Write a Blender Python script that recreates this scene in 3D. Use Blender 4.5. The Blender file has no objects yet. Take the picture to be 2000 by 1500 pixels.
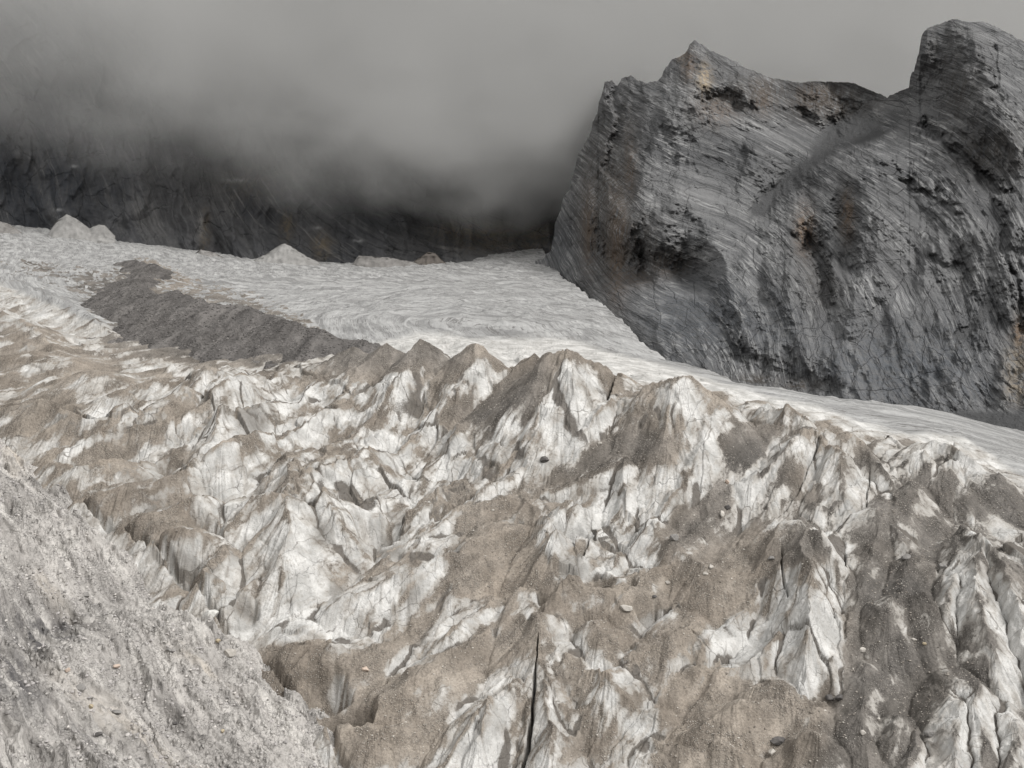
import bpy, math, os
import numpy as np

# ------------------------------------------------------------------ camera, sky, sun, exposure
S = bpy.context.scene
F, PITCH = 1963.0, math.radians(-5.0)          # focal length in pixels of a 2000 px wide frame
cam_d = bpy.data.cameras.new("camera")
cam = bpy.data.objects.new("camera", cam_d)
S.collection.objects.link(cam)
cam.location = (0, 0, 0)
cam.rotation_euler = (math.pi / 2 + PITCH, 0, 0)
cam_d.sensor_width = 36.0
cam_d.lens = 36.0 * F / 2000.0
cam_d.clip_start, cam_d.clip_end = 1.0, 8000.0
S.camera = cam

SUN_EL, SUN_AZ = 47.0, 122.0                   # azimuth from +Y clockwise: to the right of the camera and a little behind it
w = bpy.data.worlds.new("World")
S.world = w
w.use_nodes = True
wt = w.node_tree
for n in list(wt.nodes):
    wt.nodes.remove(n)


def wn(t, **kw):
    n = wt.nodes.new(t)
    for k, v in kw.items():
        setattr(n, k, v)
    return n


out = wn("ShaderNodeOutputWorld")
bg = wn("ShaderNodeBackground")
sky = wn("ShaderNodeTexSky", sky_type="NISHITA", sun_disc=False, sun_elevation=math.radians(SUN_EL),
         sun_rotation=math.radians(SUN_AZ), altitude=3000.0)
bw = wn("ShaderNodeRGBToBW")
wt.links.new(sky.outputs[0], bw.inputs[0])
# overcast: cloud takes most of the colour out of the sky, and the deck overhead is brighter than its rim
tc = wn("ShaderNodeTexCoord")
sep = wn("ShaderNodeSeparateXYZ")
wt.links.new(tc.outputs["Generated"], sep.inputs[0])
mx = wn("ShaderNodeMath", operation="MAXIMUM")
wt.links.new(sep.outputs[2], mx.inputs[0])
mx.inputs[1].default_value = 0.0
cie = wn("ShaderNodeMath", operation="MULTIPLY_ADD")
wt.links.new(mx.outputs[0], cie.inputs[0])
cie.inputs[1].default_value = 5.0
ahead = wn("ShaderNodeMath", operation="MULTIPLY_ADD")          # the cloud is thicker up the valley than behind the camera
wt.links.new(sep.outputs[1], ahead.inputs[0])
ahead.inputs[1].default_value = -1.9
ahead.inputs[2].default_value = 5.5
wt.links.new(ahead.outputs[0], cie.inputs[2])
clr = wn("ShaderNodeCombineXYZ")
for i, k in enumerate((1.0, 1.0, 0.99)):
    m = wn("ShaderNodeMath", operation="MULTIPLY")
    wt.links.new(cie.outputs[0], m.inputs[0])
    m.inputs[1].default_value = k
    wt.links.new(m.outputs[0], clr.inputs[i])
mixw = wn("ShaderNodeMix", data_type="RGBA")
mixw.inputs[0].default_value = 0.92
wt.links.new(bw.outputs[0], mixw.inputs[6])
wt.links.new(clr.outputs[0], mixw.inputs[7])
wt.links.new(mixw.outputs[2], bg.inputs[0])
bg.inputs[1].default_value = 0.10
wt.links.new(bg.outputs[0], out.inputs[0])

sun_d = bpy.data.lights.new("sun", "SUN")
sun_d.energy = 3.4
sun_d.angle = math.radians(24)
sun_d.color = (1.0, 0.982, 0.958)
sun = bpy.data.objects.new("sun", sun_d)
S.collection.objects.link(sun)
sun.rotation_euler = (math.radians(90 - SUN_EL), 0, -math.radians(SUN_AZ) + math.pi)
S.view_settings.view_transform = "Standard"
S.view_settings.look = "None"
S.view_settings.gamma = 1.0
S.view_settings.exposure = 0.0
cy = S.cycles
cy.volume_bounces = 3
cy.max_bounces = 6
cy.diffuse_bounces = 3
cy.use_denoising = True
cy.denoising_prefilter = "ACCURATE"

RES = 1.0
rng = np.random.default_rng(7)
CP, SP = math.cos(PITCH), math.sin(PITCH)


# ------------------------------------------------------------------ numeric helpers
def ray(u, v):
    """direction through a pixel of the 2000x1500 frame"""
    a = (np.asarray(u, float) - 1000.0) / F
    b = (750.0 - np.asarray(v, float)) / F
    return a, CP - b * SP, SP + b * CP


def at(u, v, Y):
    dx, dy, dz = ray(u, v)
    t = np.asarray(Y, float) / dy
    return dx * t, dy * t, dz * t


def proj(x, y, z):
    f = y * CP + z * SP
    up = -y * SP + z * CP
    return 1000.0 + F * x / f, 750.0 - F * up / f


def _h(ix, iy, s):
    h = (ix.astype(np.int64) * 374761393 + iy.astype(np.int64) * 668265263 + s * 974634777) & 0xFFFFFFFF
    h = ((h ^ (h >> 13)) * 1274126177) & 0xFFFFFFFF
    h = ((h ^ (h >> 16)) * 2246822519) & 0xFFFFFFFF
    return (h ^ (h >> 15)).astype(np.float64) / 4294967296.0


_GA = np.arange(64) * (2 * math.pi / 64)
_GX, _GY = np.cos(_GA), np.sin(_GA)


def noise(x, y, seed=0):
    """gradient noise, about -1..1"""
    x0, y0 = np.floor(x), np.floor(y)
    fx, fy = x - x0, y - y0
    ix, iy = x0.astype(np.int64), y0.astype(np.int64)
    u = fx * fx * fx * (fx * (fx * 6 - 15) + 10)
    v = fy * fy * fy * (fy * (fy * 6 - 15) + 10)

    def g(dx, dy):
        k = (_h(ix + dx, iy + dy, seed) * 64).astype(np.int64)
        return _GX[k] * (fx - dx) + _GY[k] * (fy - dy)
    a = g(0, 0)
    a = a + u * (g(1, 0) - a)
    b = g(0, 1)
    b = b + u * (g(1, 1) - b)
    return (a + v * (b - a)) * 1.5


def fbm(x, y, oct=4, seed=0, gain=0.5, lac=2.03):
    r, a, t = 0.0, 1.0, 0.0
    for i in range(oct):
        r = r + a * noise(x, y, seed + i * 17)
        t += a
        a *= gain
        x, y = x * lac + 3.7, y * lac - 1.3
    return r / t


def ridged(x, y, oct=4, seed=0, gain=0.5, lac=2.1):
    r, a, t, wgt = 0.0, 1.0, 0.0, 1.0
    for i in range(oct):
        n = 1 - np.abs(noise(x, y, seed + i * 13))
        n = n * n * wgt
        wgt = np.clip(n * 1.6, 0, 1)
        r = r + a * n
        t += a
        a *= gain
        x, y = x * lac + 1.7, y * lac + 5.1
    return r / t


def worley(x, y, seed=0, jit=0.95):
    """two nearest distances and a random value of the nearest cell, with the vector to it"""
    x0, y0 = np.floor(x), np.floor(y)
    f1 = np.full(x.shape, 9.0)
    f2 = np.full(x.shape, 9.0)
    idv = np.zeros(x.shape)
    id2 = np.zeros(x.shape)
    vx = np.zeros(x.shape)
    vy = np.zeros(x.shape)
    for dx in (-1, 0, 1):
        for dy in (-1, 0, 1):
            cx, cy_ = x0 + dx, y0 + dy
            px = cx + 0.5 + jit * (_h(cx, cy_, seed) - 0.5)
            py = cy_ + 0.5 + jit * (_h(cx, cy_, seed + 5) - 0.5)
            d = np.hypot(x - px, y - py)
            c = d < f1
            f2 = np.where(c, f1, np.minimum(f2, d))
            f1 = np.where(c, d, f1)
            idv = np.where(c, _h(cx, cy_, seed + 9), idv)
            id2 = np.where(c, _h(cx, cy_, seed + 11), id2)
            vx = np.where(c, x - px, vx)
            vy = np.where(c, y - py, vy)
    return f1, f2, idv, id2, vx, vy


def sstep(a, b, x):
    t = np.clip((x - a) / (b - a), 0, 1)
    return t * t * (3 - 2 * t)


class TPS:
    """smooth surface through scattered points"""

    def __init__(s, x, y, z, smooth=0.0):
        x, y, z = (np.asarray(q, float) for q in (x, y, z))
        s.sx, s.sy = max(np.ptp(x), 1e-6), max(np.ptp(y), 1e-6)
        s.x, s.y = x / s.sx, y / s.sy
        n = len(x)
        K = s._k(s.x[:, None] - s.x[None], s.y[:, None] - s.y[None]) + smooth * np.eye(n)
        P = np.stack([np.ones(n), s.x, s.y], 1)
        A = np.block([[K, P], [P.T, np.zeros((3, 3))]])
        s.w = np.linalg.lstsq(A, np.concatenate([z, np.zeros(3)]), rcond=None)[0]

    @staticmethod
    def _k(dx, dy):
        r2 = dx * dx + dy * dy
        return 0.5 * r2 * np.log(r2 + 1e-12)

    def __call__(s, x, y):
        x, y = np.asarray(x, float) / s.sx, np.asarray(y, float) / s.sy
        r = s.w[-3] + s.w[-2] * x + s.w[-1] * y
        for i in range(len(s.x)):
            r = r + s.w[i] * s._k(x - s.x[i], y - s.y[i])
        return r


class GridFn:
    """a function sampled on a grid and read back bilinearly"""

    def __init__(s, fn, x0, x1, nx, y0, y1, ny):
        s.x0, s.y0, s.kx, s.ky, s.nx, s.ny = x0, y0, (nx - 1) / (x1 - x0), (ny - 1) / (y1 - y0), nx, ny
        X, Y = np.meshgrid(np.linspace(x0, x1, nx), np.linspace(y0, y1, ny))
        s.g = fn(X, Y)

    def __call__(s, x, y):
        return bil(s.g, (x - s.x0) * s.kx, (y - s.y0) * s.ky)


def bil(g, fx, fy):
    ny, nx = g.shape
    fx = np.clip(fx, 0, nx - 1.001)
    fy = np.clip(fy, 0, ny - 1.001)
    ix, iy = fx.astype(int), fy.astype(int)
    fx, fy = fx - ix, fy - iy
    return (g[iy, ix] * (1 - fx) + g[iy, ix + 1] * fx) * (1 - fy) + (g[iy + 1, ix] * (1 - fx) + g[iy + 1, ix + 1] * fx) * fy


class DirField:
    """scalar field whose level lines run along given directions: t.grad=0, n.grad=1"""

    def __init__(s, x, y, tx, ty, wn_=0.5, flip=False):
        x, y = np.asarray(x, float), np.asarray(y, float)
        l = np.hypot(tx, ty)
        tx, ty = tx / l, ty / l
        nx, ny = -ty, tx
        if flip:
            tx, ty, nx, ny = nx, ny, tx, ty
        s.sc = max(np.ptp(x), np.ptp(y)) * 0.25
        s.cx, s.cy = x, y
        gx, gy = s._g(x[:, None] - x[None], y[:, None] - y[None])
        n = len(x)
        one, zero = np.ones((n, 1)), np.zeros((n, 1))
        GX = np.hstack([gx, one, zero])
        GY = np.hstack([gy, zero, one])
        A = np.vstack([tx[:, None] * GX + ty[:, None] * GY, wn_ * (nx[:, None] * GX + ny[:, None] * GY),
                       0.03 * np.hstack([np.eye(n), np.zeros((n, 2))])])
        b = np.concatenate([np.zeros(n), wn_ * np.ones(n), np.zeros(n)])
        s.w = np.linalg.lstsq(A, b, rcond=None)[0]

    def _g(s, dx, dy):
        e = np.exp(-(dx * dx + dy * dy) / (2 * s.sc ** 2)) / s.sc
        return -dx * e, -dy * e

    def __call__(s, x, y):
        r = s.w[-2] * x + s.w[-1] * y
        for i in range(len(s.cx)):
            d2 = (x - s.cx[i]) ** 2 + (y - s.cy[i]) ** 2
            r = r + s.w[i] * s.sc * np.exp(-d2 / (2 * s.sc ** 2))
        return r


def blur(g, r):
    k = np.exp(-0.5 * (np.arange(-3 * r, 3 * r + 1) / r) ** 2)
    k /= k.sum()
    for ax in (0, 1):
        p = np.pad(g, [(3 * r, 3 * r) if a == ax else (0, 0) for a in (0, 1)], mode="edge")
        g = sum(k[i] * np.take(p, np.arange(i, i + g.shape[ax]), axis=ax) for i in range(len(k)))
    return g


class Canvas:
    """a survey sheet of what lies on the ground; sheet cells of 2.5 frame pixels"""
    W, H, X0, Y0, C = 1120, 480, -400.0, 420.0, 2.5

    def __init__(s, val=0.0):
        s.g = np.full((s.H, s.W), float(val))

    def poly(s, pts, val):
        p = np.array(pts, float)
        x0, x1 = p[:, 0].min(), p[:, 0].max()
        y0, y1 = p[:, 1].min(), p[:, 1].max()
        i0, i1 = max(0, int((x0 - s.X0) / s.C)), min(s.W, int((x1 - s.X0) / s.C) + 2)
        j0, j1 = max(0, int((y0 - s.Y0) / s.C)), min(s.H, int((y1 - s.Y0) / s.C) + 2)
        X, Y = np.meshgrid(s.X0 + s.C * np.arange(i0, i1), s.Y0 + s.C * np.arange(j0, j1))
        ins = np.zeros(X.shape, bool)
        n = len(p)
        for a in range(n):
            (xa, ya), (xb, yb) = p[a], p[(a + 1) % n]
            if ya == yb:
                continue
            c = (ya > Y) != (yb > Y)
            ins ^= c & (X < (xb - xa) * (Y - ya) / (yb - ya) + xa)
        s.g[j0:j1, i0:i1][ins] = val

    def line(s, pts, wdt, val):
        """strip of half-width wdt"""
        p = np.array(pts, float)
        for (xa, ya), (xb, yb) in zip(p[:-1], p[1:]):
            d = np.hypot(xb - xa, yb - ya) + 1e-6
            nx, ny = -(yb - ya) / d * wdt, (xb - xa) / d * wdt
            s.poly([(xa + nx, ya + ny), (xb + nx, yb + ny), (xb - nx, yb - ny), (xa - nx, ya - ny)], val)

    def soft(s, r):
        s.g = blur(s.g, r)
        return s

    def __call__(s, u, v):
        return bil(s.g, (u - s.X0) / s.C, (v - s.Y0) / s.C)


def mesh_grid(name, X, Y, Z, mat, attrs=None, uv=None, smooth=True, wrap=False):
    ny, nx = X.shape
    nv = nx * ny
    co = np.empty((nv, 3), np.float32)
    co[:, 0], co[:, 1], co[:, 2] = X.ravel(), Y.ravel(), Z.ravel()
    idx = np.arange(nv, dtype=np.int32).reshape(ny, nx)
    if wrap:
        idx = np.concatenate([idx, idx[:1]], 0)
    q = np.stack([idx[:-1, :-1], idx[:-1, 1:], idx[1:, 1:], idx[1:, :-1]], -1).reshape(-1, 4)
    return mesh_raw(name, co, q, mat, attrs, smooth)


def mesh_raw(name, co, faces, mat, attrs=None, smooth=True):
    k = faces.shape[1]
    me = bpy.data.meshes.new(name)
    me.vertices.add(len(co))
    me.vertices.foreach_set("co", np.ascontiguousarray(co, np.float32).ravel())
    me.loops.add(faces.size)
    me.loops.foreach_set("vertex_index", np.ascontiguousarray(faces, np.int32).ravel())
    me.polygons.add(len(faces))
    me.polygons.foreach_set("loop_start", np.arange(0, faces.size, k, dtype=np.int32))
    me.update(calc_edges=True)
    me.polygons.foreach_set("use_smooth", np.full(len(faces), smooth))
    for an, av in (attrs or {}).items():
        av = np.asarray(av, np.float32)
        if av.ndim > 1 and av.shape[-1] == 3:
            a = me.attributes.new(an, "FLOAT_VECTOR", "POINT")
            a.data.foreach_set("vector", av.reshape(-1))
        else:
            a = me.attributes.new(an, "FLOAT", "POINT")
            a.data.foreach_set("value", av.ravel())
    me.materials.append(mat)
    o = bpy.data.objects.new(name, me)
    S.collection.objects.link(o)
    return o


def tag(o, label=None, cat=None, group=None, kind=None):
    for k, v in (("label", label), ("category", cat), ("group", group), ("kind", kind)):
        if v:
            o[k] = v
    return o


# ------------------------------------------------------------------ shader helpers
class Mat:
    def __init__(s, name):
        s.m = bpy.data.materials.new(name)
        s.m.use_nodes = True
        s.t = s.m.node_tree
        s.t.nodes.clear()
        s.out = s.t.nodes.new("ShaderNodeOutputMaterial")
        s.b = s.t.nodes.new("ShaderNodeBsdfPrincipled")
        s.t.links.new(s.b.outputs[0], s.out.inputs[0])
        s.pos = s.t.nodes.new("ShaderNodeNewGeometry").outputs["Position"]

    def put(s, sock, v):
        if isinstance(v, bpy.types.NodeSocket):
            s.t.links.new(v, sock)
        elif isinstance(v, (tuple, list)):
            sock.default_value = tuple(v) + ((1.0,) if sock.type == "RGBA" and len(v) == 3 else ())
        else:
            sock.default_value = v

    def attr(s, name, vec=False):
        n = s.t.nodes.new("ShaderNodeAttribute")
        n.attribute_name = name
        return n.outputs["Vector" if vec else "Fac"]

    def math(s, op, a, b=0.0, c=0.0, clamp=False):
        n = s.t.nodes.new("ShaderNodeMath")
        n.operation = op
        n.use_clamp = clamp
        for i, v in enumerate((a, b, c)):
            s.put(n.inputs[i], v)
        return n.outputs[0]

    def mul(s, a, b): return s.math("MULTIPLY", a, b)
    def add(s, a, b): return s.math("ADD", a, b)

    def ramp(s, x, a, b, lo=0.0, hi=1.0):
        n = s.t.nodes.new("ShaderNodeMapRange")
        n.interpolation_type = "SMOOTHSTEP"
        for i, v in enumerate((x, a, b, lo, hi)):
            s.put(n.inputs[i], v)
        return n.outputs[0]

    def scale(s, vec, k):
        n = s.t.nodes.new("ShaderNodeVectorMath")
        n.operation = "MULTIPLY"
        s.put(n.inputs[0], vec)
        n.inputs[1].default_value = k if isinstance(k, tuple) else (k, k, k)
        return n.outputs[0]

    def vadd(s, a, b):
        n = s.t.nodes.new("ShaderNodeVectorMath")
        n.operation = "ADD"
        s.put(n.inputs[0], a)
        s.put(n.inputs[1], b)
        return n.outputs[0]

    def noise(s, vec, sc, det=4.0, rough=0.55, col=False, dist=0.0):
        n = s.t.nodes.new("ShaderNodeTexNoise")
        s.put(n.inputs["Vector"], vec)
        n.inputs["Scale"].default_value = sc
        n.inputs["Detail"].default_value = det
        n.inputs["Roughness"].default_value = rough
        n.inputs["Distortion"].default_value = dist
        return n.outputs[1 if col else 0]

    def voro(s, vec, sc, feat="F1", out="Distance", rnd=1.0):
        n = s.t.nodes.new("ShaderNodeTexVoronoi")
        n.feature = feat
        s.put(n.inputs["Vector"], vec)
        n.inputs["Scale"].default_value = sc
        n.inputs["Randomness"].default_value = rnd
        return n.outputs[out]

    def mix(s, f, a, b, mode="MIX"):
        n = s.t.nodes.new("ShaderNodeMix")
        n.data_type = "RGBA"
        n.blend_type = mode
        s.put(n.inputs[0], f)
        s.put(n.inputs[6], a)
        s.put(n.inputs[7], b)
        return n.outputs[2]

    def warp(s, vec, sc, amt):
        """vec pushed about by noise"""
        c = s.vadd(s.noise(vec, sc, 3.0, col=True), (-0.5, -0.5, -0.5))
        return s.vadd(vec, s.scale(c, amt))

    def finish(s, col, rough, h=None, dist=0.3, strength=1.0, spec=0.2):
        s.put(s.b.inputs["Base Color"], col)
        s.put(s.b.inputs["Roughness"], rough)
        s.b.inputs["Specular IOR Level"].default_value = spec
        if h is not None:
            n = s.t.nodes.new("ShaderNodeBump")
            n.inputs["Strength"].default_value = strength
            n.inputs["Distance"].default_value = dist
            s.put(n.inputs["Height"], h)
            s.t.links.new(n.outputs[0], s.b.inputs["Normal"])
        return s.m


# ------------------------------------------------------------------ materials
def mat_glacier():
    M = Mat("dirty_glacier_ice")
    deb, gry, pla, stain_shade = M.attr("debris"), M.attr("grey"), M.attr("upper"), M.attr("stain_shade")
    rl, trail = M.attr("rill"), M.attr("trail")
    pq = M.attr("flow", True)
    P = M.pos
    n1 = M.noise(P, 1.1, 5.0, 0.65)
    n0 = M.noise(P, 2.7, 4.0, 0.65)
    e = M.add(deb, M.mul(M.add(n1, -0.5), 0.42))
    e = M.add(e, M.mul(M.add(n0, -0.5), 0.25))
    d = M.ramp(e, 0.42, 0.60)
    stones = M.voro(M.warp(P, 1.3, 0.3), 2.1, "F1", "Color")
    st_d = M.voro(M.warp(P, 1.3, 0.3), 2.1)
    sb = M.t.nodes.new("ShaderNodeSeparateColor")
    M.put(sb.inputs[0], stones)
    stv = sb.outputs[0]
    rub = M.ramp(M.noise(P, 0.13, 4.0, 0.6), 0.42, 0.60)
    pick = M.mul(M.mul(M.ramp(stv, 0.62, 0.85), M.ramp(st_d, 0.45, 0.25)), rub)
    gap = M.mul(M.mul(M.ramp(st_d, 0.36, 0.6), rub), 0.55)
    big = M.noise(P, 0.06, 4.0)
    brown = M.mix(M.ramp(big, 0.3, 0.7), (0.222, 0.189, 0.156), (0.325, 0.284, 0.240))
    grey = M.mix(M.ramp(big, 0.3, 0.7), (0.095, 0.088, 0.081), (0.185, 0.171, 0.157))
    dc = M.mix(gry, brown, grey)
    dc = M.mix(M.mul(M.ramp(trail, 0.2, 2.0), 0.35), dc, M.scale(dc, 0.66))
    bnd = M.attr('band')
    dc = M.mix(M.mul(M.ramp(bnd, 0.1, 1.8), 0.40), dc, M.scale(dc, 0.62))
    dc = M.mix(M.mul(M.ramp(bnd, -0.2, -1.8), 0.45), dc, M.scale(dc, 1.5))
    dc = M.mix(M.mul(M.ramp(n1, 0.40, 0.70), 0.45), dc, M.scale(dc, 0.62))
    grit = M.noise(P, 2.2, 3.0, 0.75)
    dc = M.mix(M.mul(M.ramp(grit, 0.50, 0.70), 0.55), dc, M.scale(dc, 0.5))
    dc = M.mix(M.mul(M.ramp(grit, 0.44, 0.30), 0.50), dc, M.scale(dc, 1.6))
    dc = M.mix(M.mul(M.ramp(e, 0.85, 0.55), 0.35), dc, M.mix(0.5, dc, (0.34, 0.315, 0.285)))
    dc = M.mix(gap, dc, M.scale(dc, 0.45))
    dc = M.mix(M.mul(pick, 0.8), dc, (0.44, 0.41, 0.37))
    # ice: clean white, grey wet ice, dirt specks, stains and painted shade in the hollows
    ic = M.mix(M.ramp(M.noise(P, 0.13, 5.0, 0.62), 0.36, 0.66), (0.40, 0.393, 0.378), (0.63, 0.62, 0.60))
    ic = M.mix(M.mul(M.ramp(e, 0.02, 0.5), 0.62), ic, (0.315, 0.284, 0.248))
    ic = M.mix(M.mul(M.ramp(rl, 0.3, 2.4), 0.22), ic, (0.18, 0.165, 0.147))
    ic = M.mix(M.mul(M.ramp(trail, 0.5, 2.4), 0.24), ic, (0.26, 0.240, 0.215))
    ic = M.mix(M.mul(M.ramp(n1, 0.52, 0.76), 0.50), ic, (0.20, 0.181, 0.158))
    ic = M.mix(M.mul(M.ramp(M.noise(P, 3.6, 3.0), 0.58, 0.72), 0.45), ic, (0.17, 0.15, 0.128))
    crk = M.ramp(M.voro(M.warp(M.scale(pq, (0.22, 0.15, 0.0)), 0.5, 1.4), 1.0, "DISTANCE_TO_EDGE"), 0.022, 0.0)
    ic = M.mix(M.mul(crk, M.mul(M.ramp(M.noise(P, 0.12, 3.0), 0.53, 0.66), 0.7)), ic, (0.10, 0.083, 0.067))
    ic = M.mix(M.mul(M.ramp(M.add(M.attr('crackline'), M.mul(M.add(n0, -0.5), 0.7)), 0.35, 0.8), 0.85), ic, (0.075, 0.062, 0.05))
    ic = M.mix(M.mul(stain_shade, 0.85), ic, (0.145, 0.133, 0.118))
    # upper glacier: older grey firn with wavy foliation
    wpv = M.warp(M.warp(P, 0.010, 40.0), 0.05, 8.0)
    fol = M.noise(M.vadd(M.scale(pq, (0.15, 0.022, 0.0)), M.scale(M.warp(P, 0.03, 10.0), (0.03, 0.03, 0.0))), 1.0, 8.0, 0.68, dist=0.5)
    fol2 = M.noise(M.scale(wpv, (0.02, 0.04, 0.2)), 1.0, 5.0, 0.6)
    up = M.mix(M.ramp(fol, 0.38, 0.60), (0.20, 0.198, 0.195), (0.385, 0.382, 0.376))
    up = M.mix(M.mul(M.ramp(fol2, 0.45, 0.65), 0.45), up, (0.27, 0.267, 0.263))
    fl3 = M.noise(M.vadd(M.scale(pq, (0.5, 0.05, 0.0)), M.scale(M.warp(P, 0.05, 6.0), (0.05, 0.05, 0.0))), 1.0, 4.0, 0.6)
    fl4 = M.ramp(M.math('ABSOLUTE', M.add(fl3, -0.5)), 0.022, 0.006)
    up = M.mix(M.mul(fl4, M.mul(M.ramp(fol2, 0.36, 0.55), 0.8)), up, (0.12, 0.115, 0.11))
    up = M.mix(M.mul(M.ramp(fl3, 0.58, 0.68), 0.5), up, (0.50, 0.497, 0.49))
    ic = M.mix(pla, ic, up)
    col = M.mix(d, ic, dc)
    hb = M.add(M.mul(M.mul(M.mul(M.ramp(st_d, 0.5, 0.0), stv), rub), M.mul(d, 1.2)), M.mul(n1, 0.6))
    hb = M.add(hb, M.mul(rl, 0.10))
    hb = M.add(hb, M.mul(n0, 0.5))
    hb = M.add(hb, M.mul(fol, M.mul(pla, 2.2)))
    hb = M.add(hb, M.mul(M.mul(crk, M.math('SUBTRACT', 1.0, d)), -0.35))
    rough = M.mix(d, (0.62,) * 3, (0.95,) * 3)
    return M.finish(col, rough, hb, 0.45, 1.0, 0.25)


def mat_scree(name, a, b, light, hue=None, sc=1.0):
    M = Mat(name)
    P = M.pos
    pq = M.attr("flow", True)
    big = M.noise(P, 0.035 * sc, 5.0, 0.6)
    mid = M.noise(P, 0.35 * sc, 5.0, 0.65)
    streak = M.noise(M.scale(M.warp(pq, 0.05, 6.0), (0.28 * sc, 0.03 * sc, 0.05)), 1.0, 6.0, 0.62)
    c = M.mix(M.ramp(big, 0.3, 0.7), a, b)
    c = M.mix(M.mul(M.ramp(streak, 0.42, 0.68), 0.7), c, M.scale(b, 1.18) if False else light)
    c = M.mix(M.mul(M.ramp(mid, 0.5, 0.72), 0.55), c, M.scale(c, 0.55))
    c = M.mix(M.mul(M.ramp(streak, 0.46, 0.3), 0.65), c, M.scale(c, 0.5))
    vw = M.warp(P, 0.9 * sc, 0.5 / sc)
    v = M.voro(vw, 0.95 * sc, "F1", "Color")
    vd = M.voro(vw, 0.95 * sc)
    ve = M.voro(vw, 0.95 * sc, "DISTANCE_TO_EDGE")
    s = M.t.nodes.new("ShaderNodeSeparateColor")
    M.put(s.inputs[0], v)
    cover = M.ramp(M.noise(P, 0.09 * sc, 5.0, 0.65), 0.36, 0.54)
    c = M.mix(M.mul(M.mul(M.ramp(s.outputs[0], 0.5, 1.0), M.ramp(vd, 0.5, 0.2)), M.mul(cover, 0.6)), c, light)
    c = M.mix(M.mul(M.mul(M.ramp(ve, 0.14, 0.02), M.ramp(s.outputs[1], 0.2, 0.7)), M.mul(cover, 0.75)), c, M.scale(c, 0.36))
    gr = M.noise(P, 1.7 * sc, 4.0, 0.75)
    c = M.mix(M.mul(M.ramp(gr, 0.52, 0.68), 0.6), c, M.scale(c, 0.45))
    c = M.mix(M.mul(M.ramp(gr, 0.44, 0.30), 0.5), c, M.scale(c, 1.45))
    if hue:
        for k, (an, hc) in enumerate(hue):
            f = M.attr(an)
            f = M.mul(f, M.ramp(M.noise(M.scale(pq, (0.35, 0.08, 0.3)), 1.0, 5.0, 0.6), 0.36, 0.6))
            c = M.mix(f, c, hc)
    h = M.add(M.mul(M.mul(M.ramp(vd, 0.6, 0.0), M.mul(s.outputs[0], 1.6)), cover), M.mul(mid, 0.8))
    h = M.add(h, M.mul(streak, 1.0))
    h = M.add(h, M.mul(M.noise(P, 2.6 * sc, 5.0, 0.7), 0.5))
    return M.finish(c, 0.95, h, 0.5 / sc, 1.0, 0.15)


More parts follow.
